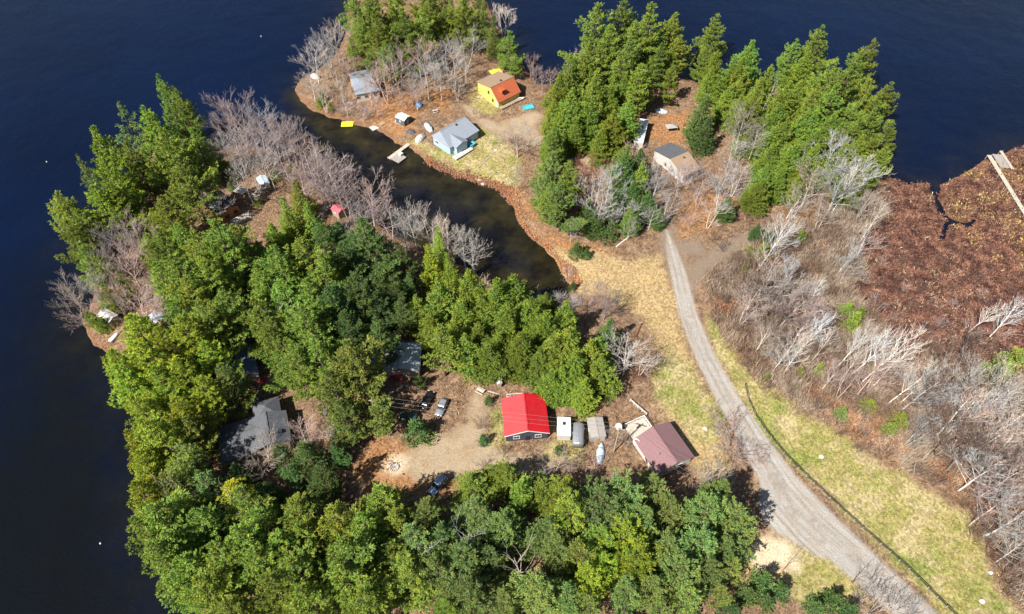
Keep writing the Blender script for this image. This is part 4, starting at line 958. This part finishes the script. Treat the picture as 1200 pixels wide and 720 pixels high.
T('cedar','moss','336,250,13,1.1 318,262,12 300,282,14')
T('pine','bright','318,290,20,1.1 346,284,20,1.1 300,312,18 372,300,18 330,330,19,1.1 298,350,18,1 318,372,19,1.1 350,360,19,1.1 340,405,16,1 322,415,14 365,398,17 306,390,15 360,330,18')
T('pine','deep','425,256,20,.95 398,285,18,1 450,300,17 414,320,17 440,345,16 385,335,17 462,335,14 405,365,16 468,305,13')
T('cedar','bright','386,300,16 305,330,15 334,300,15 344,345,15')
T('pine','olive','404,400,23,1.0 424,428,19,1 388,436,17 440,468,14 400,470,14')
T('pine','deep','445,372,14 430,392,13 398,352,16 470,352,13 452,398,9 380,372,15 490,440,5 345,448,9 440,275,14 470,290,13 395,262,14 372,262,13 486,300,12 412,272,14')
T('cedar','moss','704,418,14,1.15 700,396,14,1.1 664,352,14,1.1 640,345,13,1.1 648,436,12 545,392,13,1.1 572,402,13,1.1 530,372,14')
T('cedar','moss','910,150,13,1.2 935,168,13,1.2 960,172,13,1.2 905,150,13 925,140,14,1.2 985,150,14,1.2 1010,160,14,1.1 895,212,10,1.2 918,200,11,1.2 945,188,11,1.1 880,150,11 975,182,11 960,130,15,1.1')
T('pine','bright','868,92,15 885,110,15 860,70,17 1005,120,16 985,140,14 1046,95,18 960,100,17 1035,108,16 1010,60,19')
T('pine','blue','640,200,15,1.2 650,180,17,1.2 660,215,14,1.2 735,170,14,1 728,205,12,1.1')
T('pine','blue','835,590,16,1.1 850,570,16,1.1 865,600,14,1.1 848,618,14,1.1 868,580,14')
T('bare','grey','545,40,12,1.1 530,62,13,1.1 515,80,11,1.2 498,75,12,1.1 545,70,8 535,95,7 480,92,9,1.2')
T('bare','pink','448,80,12,1.2 462,60,14,1.2 478,82,12,1.2 492,54,14,1.1 508,90,9,1.2 468,108,7,1.2 415,70,10 432,100,7,1.2 440,120,5,1.4')
T('bare','pink','300,128,14,1.2 284,118,14,1.1 340,140,14,1.2 356,160,14,1.2 322,160,13,1.2 400,178,14,1.2 296,172,12,1.1 275,150,13,1.1 350,200,11,1.1 378,205,12,1.1 400,232,10,1.1')
T('bush','olive','228,175,5 250,205,4 268,215,3 320,198,4 340,190,3 300,232,3 215,190,5')
# centre: cedars round the red roofed cottage
T('spruce','yellow','512,268,15 500,290,13 524,298,13')
T('cedar','moss','494,302,15,1 530,298,14 516,328,15 486,346,13 546,318,15 562,345,15 502,366,14 580,330,16,1 604,322,16,1.05 592,356,16 622,352,16,1.05 540,350,15 560,380,15 586,392,14 612,390,15 640,366,16 650,395,15,1.1 632,410,13 668,384,15 676,412,15,1.1 660,430,13,1.1 692,402,14,1 700,428,13,1.1 686,446,11,1.1 638,436,11')
T('thin','bright','514,384,17,1.25')
T('spruce','deep','716,374,10,1.1 478,322,11 712,400,9')
T('bare','pink','690,338,11 712,345,9 670,350,8')
T('bare','grey','738,404,11,1.25 728,420,8 700,345,9 755,415,8')
T('brush','red','744,436,4 726,452,4 758,430,4 700,470,3',1.2)
T('bush','deep','485,497,6.5,1.15',name='evergreen_bush')
T('bush','deep','573,466,3,.9 566,512,3.5,.9 655,524,2.6 672,330,3 676,286,5,1.1 688,292,3.5 716,262,7,.7')
T('brush','brown','566,492,4 542,492,2 592,528,3 610,540,3.5 628,545,3.5 560,495,3',1.)
T('brush','pink','700,540,4 690,555,4 672,548,4 660,535,3.5 722,560,4 735,515,3 640,548,3.5 712,512,3.5',1.2)
T('snag','grey','640,545,9,.9 728,505,5')
# west forest
T('pine','yellow','150,372,18,1 118,408,17,1 108,430,16 184,385,17,1 160,402,18 132,440,16,1 214,395,17,1 180,432,18 205,425,17 152,462,17 236,405,16 228,445,17 200,470,17,1 166,490,17,1 145,500,14 158,530,15,1 150,566,15 190,510,16')
T('pine','olive','228,470,15 214,490,16,1 208,540,15 255,430,15 196,480,15 240,380,15')
T('thin','blue','215,520,15 230,550,14 190,560,15')
T('pine','gold','246,552,14,1 228,575,13 268,568,12')
T('pine','bright','176,590,16,1 145,605,15 160,640,15,1 188,625,16 205,655,15,1 225,600,16 280,575,15 262,595,15 245,635,16,1 230,675,15 210,690,13 275,620,16 300,598,16 250,668,15 290,650,16,1 320,625,16 345,588,15 335,655,16,1 312,680,16 285,695,15 258,705,14 355,690,15 330,705,14 308,640,15 350,620,14')
T('pine','yellow','156,655,13 182,676,12 175,625,13 300,665,14 232,700,13 372,668,15')
T('pine','deep','352,520,13 372,545,13,1 340,545,12 392,552,11 325,525,10')
T('cedar','deep','300,570,10 275,545,9 388,520,8')
T('bare','pink','350,505,7,1.2 376,498,7,1.2')
T('bare','grey','302,520,9,1.35 212,588,9 200,600,8')
T('brush','red','388,510,4 372,520,4 398,525,3.5 275,440,3',1.2)
# south forest
T('pine','bright','388,592,17,.95 372,625,16 402,630,17 420,605,16,.95 440,575,16 462,600,17 430,645,17,1 398,668,16 455,635,16 472,668,16,1 425,690,15 450,712,14 385,700,14 360,640,14')
T('pine','blue','500,590,16,1 480,620,16 520,615,17,1 560,590,16,1.1 540,640,16 590,610,16 575,645,15 510,655,16,1 545,680,15 600,650,15 640,610,16,.9 655,635,15 630,680,15 590,690,15 700,575,17,1 735,565,16,1 765,560,15 790,585,17,1 760,600,16 815,580,17,1 845,598,15,1 825,625,16,1 855,635,13 790,630,15 800,660,14 835,660,13,1 770,680,14 695,590,15 740,690,14 665,690,14 720,598,15')
T('pine','bright','552,558,11,1.2 590,545,13,1.1 610,565,12 660,565,16,1 672,590,15 705,620,15 650,595,15 600,590,15 490,690,14 520,705,13 560,705,13 635,565,12')
T('pine','yellow','735,620,17,1.15 755,640,15,1.1 600,690,15,1.1 628,705,13 712,650,14 580,665,14 650,655,14 690,665,14')
T('thin','olive','720,640,15 680,640,15 690,700,13 810,690,12 865,655,11 850,690,10 780,705,12')
T('bush','deep','898,676,6,1 918,688,5,1 880,692,4.5,1 980,700,4.5,1.2 1000,712,5,1 810,712,5 860,712,5 900,700,4 960,708,4')
T('snag','brown','930,655,7,.7 1018,668,8,.8 1040,664,8,.8')
T('brush','grey','1040,690,5,1.3 1060,705,5,1.3 1015,702,5 1030,712,4.5 1075,712,4 838,560,4.5,1.2 850,575,4',1.2)
T('bare','white','592,548,6,.9')
T('bare','grey','650,530,9,.8 835,548,8,1')
T('brush','pink','852,488,4.5,1.4 866,500,4.5,1.4 878,516,4.5,1.4 862,520,4.5,1.3 890,528,4,1.3 845,502,4,1.2 840,485,3.5 835,474,3 568,540,3.5',1.2)
# upper peninsula
T('pine','bright','410,-8,19,.95 436,-12,20 420,20,17 462,-16,20 490,-22,21 515,-18,19 444,22,19,1 470,14,19 495,12,19 528,2,16 412,48,13 452,50,15 478,42,16 500,35,15 430,66,10,1 424,0,18')
T('bare','grey','704,225,12,1.1 716,205,12,1.1 770,205,10,1.2 785,225,9,1.2 735,240,8,1.2 765,245,7,1.2 838,240,8,1.2 850,215,10,1.2 670,262,6 1000,300,8,1.2 1020,275,8,1.2')
T('brush','brown','1060,300,3 1085,330,3 1100,350,3 1120,330,2.5 1150,320,3 1090,375,3.5 1130,400,4 1170,360,3 1070,350,3 1190,330,3 1060,400,4 1110,300,2.5 850,282,3.5 866,296,3.5 838,270,3.5 905,262,4 880,250,4 930,272,4',1.5)
T('cedar','deep','700,250,8,1.2 722,225,10,1.1 690,235,9,1.1')
T('bare','pink','96,352,9,1.2 112,345,10,1.2 150,350,11,1.2 172,358,10,1.1 185,345,11,1.1 195,362,8,1.1 128,318,11,1.2 160,275,13,1.1 108,318,11,1.2 142,370,7,1.2',1.1)
T('snag','grey','262,590,14 420,655,14 545,625,15 610,655,15 185,560,14 705,610,15 500,640,14 330,350,18 665,70,16 905,95,17',1.)
T('bush','yellow','112,300,5 105,322,4 120,345,5 135,352,4 150,372,4 108,372,4',1.2)
T('brush','grey','640,318,3.5 652,330,3.5 660,318,3 648,345,4 668,345,4 630,340,4 615,345,4 590,335,4 570,322,4 500,300,4 470,285,4 440,268,4 415,252,4 380,235,4 355,215,4 330,200,3.5 365,250,3.5 405,262,3.5',1.5)
T('pine','bright','540,-8,18 520,8,17 552,10,15 560,-15,17 505,-5,19 482,4,19 428,-2,19 456,2,20')
T('spruce','olive','543,-2,17,.85 566,0,16,.75 578,18,14,.85')
T('pine','bright','596,36,13,.95 588,22,13,.8 604,62,9')
T('bare','grey','362,52,13,1.1 378,38,12 360,82,10,1.1 388,28,13 374,98,9,1.1 386,64,11 396,92,8 505,62,11 520,70,10,1.1 512,92,8 530,88,8 455,70,10')
T('bare','pink','470,70,12 485,62,12,1 470,92,9,1.1 436,84,9 500,100,7 450,100,7 486,100,9 404,118,5,1.6 422,124,5,1.5 446,126,5 520,48,11')
T('bare','white','598,2,12,.9')
T('brush','brown','430,130,2.5 400,128,2.5 388,122,2.5 528,110,3 548,118,2 556,128,2 562,134,2 566,106,2 378,128,3',1.2)
T('bush','yellow','386,120,3 372,116,3 376,108,3.5')
T('bare','grey','607,150,10,1.35 618,160,8,1.2 604,196,9,.6 612,208,7,.6')
T('bare','pink','640,62,7,1 655,50,8,.9 628,75,6,1 675,42,9,.8 636,92,5,1.3 622,84,5,1.2 646,80,6')
# middle: trees between the long trailer and the lake
T('pine','bright','700,6,22 733,-4,23,.95 712,30,21 764,2,22,1 748,26,21 792,12,21,1 798,40,18,1.1 776,52,18,1 730,60,20,1 752,75,18,1 790,78,15,.9 845,6,20,.95 838,40,16,.9')
T('cedar','moss','690,50,17,1.05 670,64,16 654,88,15,1.1 650,118,14,1.1 672,104,16,1.1 700,82,17 716,100,16,1.1 694,120,15,1.1 676,140,14,1.1 720,130,14,1.1 652,146,12,1 706,148,12 738,118,14 744,96,14 664,128,13 840,60,14,1 836,80,11 734,88,14,1')
T('pine','olive','686,66,18 708,56,18 740,44,19 760,88,15')
T('pine','bright','655,160,17,1.1 640,185,15,1 668,190,15,1 646,212,13,1 676,218,12 650,150,14')
T('cedar','deep','735,182,13,1.1 752,176,12 720,205,11 745,215,11,1.2 730,235,9,1.1 762,225,9,1.1 775,245,7,1.1 640,225,9,1 655,240,8 748,250,7')
T('cedar','moss','752,190,13,.9 747,212,12,.9 738,245,9')
T('bare','grey','700,205,12,1.1 712,222,10 690,222,9 725,240,8,1 762,190,9 780,215,8,1.1 795,228,7,1 718,252,6 738,262,6')
T('bare','red','692,188,10,1 686,205,9')
T('bare','pink','800,200,8,1.3 825,205,8,1.4 812,190,8,1 838,215,8,1 775,200,8 790,240,6 745,172,8 822,226,6 812,252,5')
# north-east wood
T('spruce','deep','828,112,14,1.5 832,138,13,1.5')
T('cedar','moss','886,44,18,1.05 870,72,16 858,98,15,1.1 905,78,17 925,96,17,1.1 950,60,18,1.05 940,98,17,1.1 916,122,15 948,128,16,1.1 968,108,16 930,150,14,1.1 962,150,14,1.1 905,170,12,1.1 900,196,11,1.1 925,186,12,1.1 980,135,15 870,112,13,1 1005,200,11,1.1 1025,190,12,1 990,170,12,1 893,92,15,1 936,205,9,1.1')
T('pine','bright','876,62,20 902,60,19 966,28,22,.95 935,44,20 952,40,19 1026,46,22,.95 1000,74,20 978,72,19 1042,82,19,1 1020,92,19,1 1000,108,18,1.1 1044,112,17,1 1028,128,17,1 1008,138,16 985,100,18 1046,142,14,1 1030,158,13 1040,172,11,1')
T('bare','grey','876,132,14,.95 862,165,10,1 890,150,11 868,195,10 855,190,9 982,168,14,1.35 1010,190,13,1.3 958,200,12,1.2 990,210,12,1.3 1020,225,10,1.2 935,225,9,1.1 970,240,9,1.1')
T('cedar','deep','856,232,8,1.1 846,240,6 890,262,6 905,270,5')
T('bush','bright','942,272,4,1.1 892,200,5 1006,370,5.5,1 996,356,4,1 1012,362,4')
T('bush','olive','896,288,5,1 880,290,4,1 900,440,2.5 962,428,3.5,1 940,432,3 1022,470,3.5,1.2 1060,488,4.5,1.2 1046,498,4,1 1180,428,6,1.3 1195,410,6,1.2 1170,445,4,1 990,480,3.5 875,310,4')
LN = dict(lean=(14, 25))
T('birch','white','920,252,15,.9 908,268,14,.9 1002,195,15,.7 1035,235,13,.6 998,290,11,.6 960,330,9,.7',**LN)
T('birch','white','1046,398,16,.8 1030,392,15,.7 1008,388,14,.8 1062,402,12,.7 958,372,13,.8 972,388,12,.7 1075,432,13,.8 1092,430,13,.7 940,398,12,.7 1010,410,12,.7 1196,355,12 1165,355,10,.8 1150,470,13 1170,500,13',**LN)
T('bare','grey','882,300,12,1 905,308,12,1.2 925,318,13,1.2 905,335,12,1.2 932,345,12,1.2 915,362,11,1.1 950,362,11,1.1 885,335,10 898,385,9,1.1 935,390,10,1.1 965,408,9 920,408,8 868,322,9 878,352,9 980,432,8 1000,440,9 1040,425,10 1022,440,8',lean=(8,25))
T('bare','grey','1092,440,13,1.1 1120,430,14,1.2 1150,432,14,1.2 1178,452,14,1.2 1108,465,13,1.2 1140,470,14,1.2 1165,485,14,1.2 1190,480,14,1.2 1125,500,13,1.1 1150,515,13,1.1 1180,520,13,1.2 1199,510,13,1.1 1160,545,11,1.1 1190,550,12 1172,590,10,1.2 1195,600,11,1.1 1198,640,8 1115,520,8 1128,545,7,1 1085,495,9 1195,450,12',lean=(6,30))
T('bare','brown','1140,400,8,1.1 1100,395,7 1165,395,8 1175,575,8,1.2 1160,610,6 1195,665,6 1060,440,7 1080,460,8 1110,410,7')
T('brush','brown','1140,585,4 1150,625,4 1172,640,5 1190,690,4 1160,575,4 960,470,3.5 985,500,3 1012,520,3 1040,530,3 1075,545,3 1100,560,3 845,365,4 860,380,4 850,342,4 868,402,4 880,420,3.5 905,445,3 930,460,3 940,310,3.5 920,295,3.5 955,290,4 1000,265,4 1020,250,4 975,270,4',1.3)
T('brush','pink','1040,300,3 1062,330,3 1035,345,3.5 1020,320,3.5 1055,365,3.5 1080,385,4 1110,372,3.5 990,345,4 985,320,4 1010,395,4 1145,380,4 1180,380,4 1125,350,3 1160,340,3 855,320,3 842,330,3 700,330,3 660,332,3.5 678,345,3 728,360,3 750,372,3 765,395,3',1.3)

from collections import Counter
print('trees', len(THINGS), Counter(t['style'] for t in THINGS), 'skipped', len(SKIP))
# ------------------------------------------------------------------ countless small growth and stones
def scatter(name, n_, polys, size, k, col_a, col_b, up, wid, seed, spread=.6, minsd=.3, weight=None, mscale=.15, hang=0.):
    rg = np.random.default_rng(seed); pp = [px_poly(q) for q in polys]
    lo = np.min([q.min(0) for q in pp], 0); hi = np.max([q.max(0) for q in pp], 0); lo = np.maximum(lo, (-230, 25)); hi = np.minimum(hi, (255, 300))
    pts = np.zeros((0, 2)); want = n_
    while len(pts) < want:
        c = rg.uniform(lo, hi, (want*2, 2)); ok = np.zeros(len(c), bool)
        jit = c+np.stack([vnoise(c, .12, seed), vnoise(c, .12, seed+5)], 1)*5
        for q in pp: ok |= inside(jit, q)
        u, v = c.T; zz = -(H-1); f = v*math.cos(P)-zz*math.sin(P); px_ = CX+F*u/f; py_ = CY-F*(v*math.sin(P)+zz*math.cos(P))/f
        ok &= (px_ > -60) & (px_ < 1270) & (py_ > -40) & (py_ < 770)
        c = c[ok]
        if weight is not None: c = c[vnoise(c, weight[0], seed+9)*.5+.5 > rg.uniform(weight[1], weight[2], len(c))]
        if len(c): c = c[sdn(c) > minsd]
        for r_ in ROADS+DIRT:
            if len(c): c = c[polyline_w(c, r_) < .05]
        if name == 'leaf_litter':
            for r_ in TRACK: c = c[polyline_w(c, r_, 2.) < .3]
        for (hx, hy, hr) in HOLES:
            if len(c): c = c[(c[:, 0]-hx)**2+(c[:, 1]-hy)**2 > (hr*.9)**2]
        pts = np.concatenate([pts, c])
        if rg.random() < .02: break
    pts = pts[:want]; z = hgt(pts); n_ = len(pts)
    C = np.concatenate([pts, z[:, None]], 1); O = np.zeros((n_, 3)); S = rg.uniform(.6, 1.3, n_)*size
    V, Q = sprays(C, O, S, k, rg, up, wid, spread)
    me = mesh_np(name, V, Q)
    m, nn_, b = mk(name+'_material')
    f1 = noise_n(nn_, mscale, 4, .7); f2 = noise_n(nn_, 3., 2, .6)
    c1 = ramp(nn_, f1, [(.40, col_a), (.60, col_b)])
    cc = mix(nn_, ramp(nn_, f2, [(.3, (0, 0, 0)), (.7, (1, 1, 1))]), mix(nn_, 1., c1, (.65, .62, .6), 'MULTIPLY'), mix(nn_, 1., c1, (1.35, 1.3, 1.2), 'MULTIPLY'))
    nn_.links.new(cc, b.inputs['Base Color']); b.inputs['Roughness'].default_value = .9
    me.materials.append(m); o = bpy.data.objects.new(name, me); COL.objects.link(o); return o
MZ = [[(1040,214),(1062,216),(1086,214),(1112,212),(1140,198),(1190,174),(1260,150),(1500,130),(1700,300),(1700,500),(1250,480),(1200,440),(1130,430),(1060,425),(1030,400),(1000,350),(985,300),(1010,250)]]
GOLD = [[(1062,216),(1086,212),(1090,236),(1070,232)],[(1104,214),(1140,198),(1190,174),(1260,150),(1500,130),(1500,400),(1210,330),(1150,300),(1115,262)]]
tag(scatter('marsh_shrubs', 26000, MZ, .8, 6, (.06, .028, .026), (.25, .13, .095), .9, .3, 51, .8, mscale=.4), 'low reddish brown shrubs covering the marsh at the right', 'marsh shrubs', kind='stuff')
tag(scatter('marsh_grass', 9000, GOLD, .75, 6, (.22, .13, .06), (.42, .31, .13), .8, .4, 52, .8, weight=(.2, .35, .7)), 'golden dry tussock grass on the marsh by the boardwalk', 'marsh grass', kind='stuff')
tag(scatter('dead_reeds', 1500, MZ, .8, 6, (.36, .26, .18), (.5, .40, .28), .3, .22, 53, 1., weight=(.2, .5, .9)), 'pale fallen reeds scattered through the marsh shrubs', 'dead reeds', kind='stuff')
WOOD = [[(850,290),(985,250),(1040,215),(1000,350),(1060,425),(1200,440),(1250,480),(1250,740),(1190,690),(1150,605),(1080,550),(1000,512),(920,470),(868,425),(832,372),(822,330)]]
tag(scatter('wood_undergrowth', 22000, WOOD, .8, 5, (.12, .07, .055), (.30, .21, .16), .8, .2, 54, .8, weight=(.3, .2, .8)), 'tangled pinkish brown undergrowth below the leaning birches', 'undergrowth', kind='stuff')
tag(scatter('thicket', 26000, WOOD, 2.1, 5, (.19, .135, .10), (.45, .38, .31), 1.3, .035, 60, .55, weight=(.2, .25, .75)), 'fine grey brown thicket stems standing between the birches', 'thicket', kind='stuff')
LITT = [[(100,260),(180,160),(340,180),(520,300),(640,345),(760,400),(740,560),(560,580),(420,560),(300,740),(200,640),(120,400)],[(350,80),(420,0),(560,0),(620,90),(1020,110),(1040,220),(860,290),(780,290),(700,300),(640,290),(600,210),(560,120),(450,150),(370,130)],[(400,560),(880,560),(880,760),(300,760)]]
tag(scatter('leaf_litter', 30000, LITT, .42, 5, (.22, .13, .075), (.40, .26, .15), .15, .5, 55, 1., weight=(.25, .2, .8), mscale=.08), 'brown fallen leaves and twigs covering the woodland floor', 'leaf litter', kind='stuff')
GT = GRASS+TAN
tag(scatter('dry_grass', 30000, GT, .26, 5, (.27, .29, .08), (.52, .45, .2), .9, .3, 56, .7, weight=(.3, .1, .7), mscale=.12), 'short yellow green grass tufts along the road and lawns', 'grass', kind='stuff')
BK = [[(500,186),(545,205),(590,218),(606,240),(630,275),(660,308),(676,345),(650,345),(640,300),(600,250),(560,216),(520,204),(490,190)],[(840,370),(880,425),(930,465),(1000,508),(1090,552),(1150,605),(1185,680),(1200,720),(1230,700),(1160,600),(1090,540),(1000,490),(930,440),(880,400),(850,350)]]
tag(scatter('dry_ferns', 9000, BK, .5, 6, (.34, .15, .07), (.46, .28, .16), .5, .4, 57, .9), 'rust coloured dead ferns along the bank and wood edge', 'dead ferns', kind='stuff')
def riprap():
    rg = random.Random(5); V = []; Fc = []
    bm = bmesh.new(); bmesh.ops.create_icosphere(bm, subdivisions=1, radius=1); bv = [v.co.copy() for v in bm.verts]; bf = [[v.index for v in f.verts] for f in bm.faces]; bm.free()
    line = [(498,189),(520,200),(545,208),(566,214),(588,222),(598,238)]
    for i in range(420):
        k = rg.randrange(len(line)-1); t = rg.random(); x = line[k][0]*(1-t)+line[k+1][0]*t+rg.gauss(0, 2); y = line[k][1]*(1-t)+line[k+1][1]*t+rg.gauss(0, 2.6)-1
        g = gp(x, y, .5); s = rg.uniform(.18, .5); z = ground_z(g.x, g.y); b = len(V)
        for v in bv: V.append((g.x+v.x*s*rg.uniform(.8, 1.3), g.y+v.y*s*rg.uniform(.8, 1.2), z+v.z*s*.8+.1))
        Fc += [[b+j for j in f] for f in bf]
    me = bpy.data.meshes.new('shore_stones'); me.from_pydata(V, [], Fc); me.materials.append(M['stone2']); o = bpy.data.objects.new('shore_stones', me); COL.objects.link(o)
    tag(o, 'rust brown stones heaped along the bank below the lawn', 'shore stones', kind='stuff')
M['stone2'] = paint('rusty_stone', (.2, .09, .05), .9, .5, 1.2)
riprap()
# ------------------------------------------------------------------ labels of the plants
LM = [(617, 487, 'the red roofed cottage'), (780, 520, 'the maroon roofed bungalow'), (588, 105, 'the yellow cottage'), (533, 158, 'the pale blue house'), (425, 103, 'the hipped house on the north point'),
 (256, 238, 'the dark roofed cabin'), (283, 418, 'the dull blue roof'), (310, 503, 'the large grey house'), (470, 415, 'the light grey roof'), (751, 154, 'the long white trailer'), (797, 190, 'the white house with two tone roof'),
 (168, 205, 'the olive roofed cabin'), (308, 213, 'the pale blue roofed shed'), (407, 146, 'the yellow raft'), (468, 180, 'the L shaped dock'), (1176, 188, 'the slatted dock'), (1185, 225, 'the marsh boardwalk'), (1096, 240, 'the marsh creek'),
 (505, 472, 'the parked black and grey cars'), (513, 567, 'the blue silver car'), (462, 548, 'the stone fire pit'), (872, 455, 'the upper end of the black fence'), (985, 597, 'the middle of the black fence'), (1090, 693, 'the lower end of the black fence'),
 (130, 378, 'the red canoe on the west shore'), (785, 290, 'the upper end of the gravel road'), (905, 590, 'the wide bend of the gravel road'), (820, 405, 'the narrow stretch of gravel road'), (900, 655, 'the pale sandy patch'), (650, 312, 'the head of the inlet'), (500, 240, 'the middle of the inlet'),
 (55, 190, 'the north-west buoy'), (118, 637, 'the south-west buoy'), (306, 43, 'the buoy near the top left'), (962, 536, 'the pale boulder inside the fence'), (1150, 705, 'the white boulder at lower right'), (787, 148, 'the orange clearing'), (184, 372, 'the hut near the south-west shore'), (678, 507, 'the silver camper'), (600, 720, 'the bottom edge of the photo'), (1200, 400, 'the right edge of the photo'), (740, 0, 'the top edge of the photo')]
KN = {'pine': 'pine', 'thin': 'sparse pine', 'cedar': 'dense cedar', 'spruce': 'narrow conifer', 'bush': 'low evergreen bush', 'bare': 'leafless tree', 'birch': 'leaning white birch', 'brush': 'leafless bush', 'snag': 'dead tree'}
TN = dict(moss='moss green', yellow='yellow green', bright='bright green', deep='dark green', blue='dull green', olive='olive', gold='golden green', grey='grey', pink='pinkish grey', white='white', brown='brown', red='reddish')
ORD = ['nearest', 'second nearest', 'third nearest', 'fourth nearest', 'fifth nearest', 'sixth nearest', 'seventh nearest', 'eighth nearest', 'ninth nearest', 'tenth nearest', 'eleventh nearest', 'twelfth nearest']+['%dth nearest' % i for i in range(13, 40)]
CATN = {'pine': 'pine tree', 'thin': 'pine tree', 'cedar': 'cedar tree', 'spruce': 'conifer', 'bush': 'bush', 'bare': 'leafless tree', 'birch': 'birch tree', 'brush': 'bush', 'snag': 'dead tree'}
cells = {}
for t in THINGS:
    qx, qy = t['q']; cx_ = min(1195, max(5, qx)); cy_ = min(715, max(5, qy))
    l = min(range(len(LM)), key=lambda i: (LM[i][0]-cx_)**2+(LM[i][1]-cy_)**2); dx, dy = qx-LM[l][0], qy-LM[l][1]
    s = ('right of' if dx > 0 else 'left of') if abs(dx) > abs(dy) else ('above' if dy < 0 else 'below')
    t['d'] = dx*dx+dy*dy; adj = ('' if t['style'] == 'birch' else TN[t['tint']]+' ')
    cells.setdefault((adj+KN[t['style']], s, l), []).append(t)
for (kn, s, l), L_ in cells.items():
    L_.sort(key=lambda t: t['d'])
    for i, t in enumerate(L_):
        rank = '' if len(L_) == 1 else ORD[i]+' '
        t['o']['label'] = (rank+kn+' '+s+' '+LM[l][2]); t['o']['category'] = CATN[t['style']]
        t['o']['group'] = {'pine': 'pines of the wooded shores', 'thin': 'pines of the wooded shores', 'cedar': 'cedars among the cottages', 'spruce': 'narrow conifers', 'bush': 'low evergreen bushes', 'bare': 'leafless trees', 'birch': 'leaning birches at the marsh edge', 'brush': 'leafless bushes', 'snag': 'dead trees'}[t['style']]
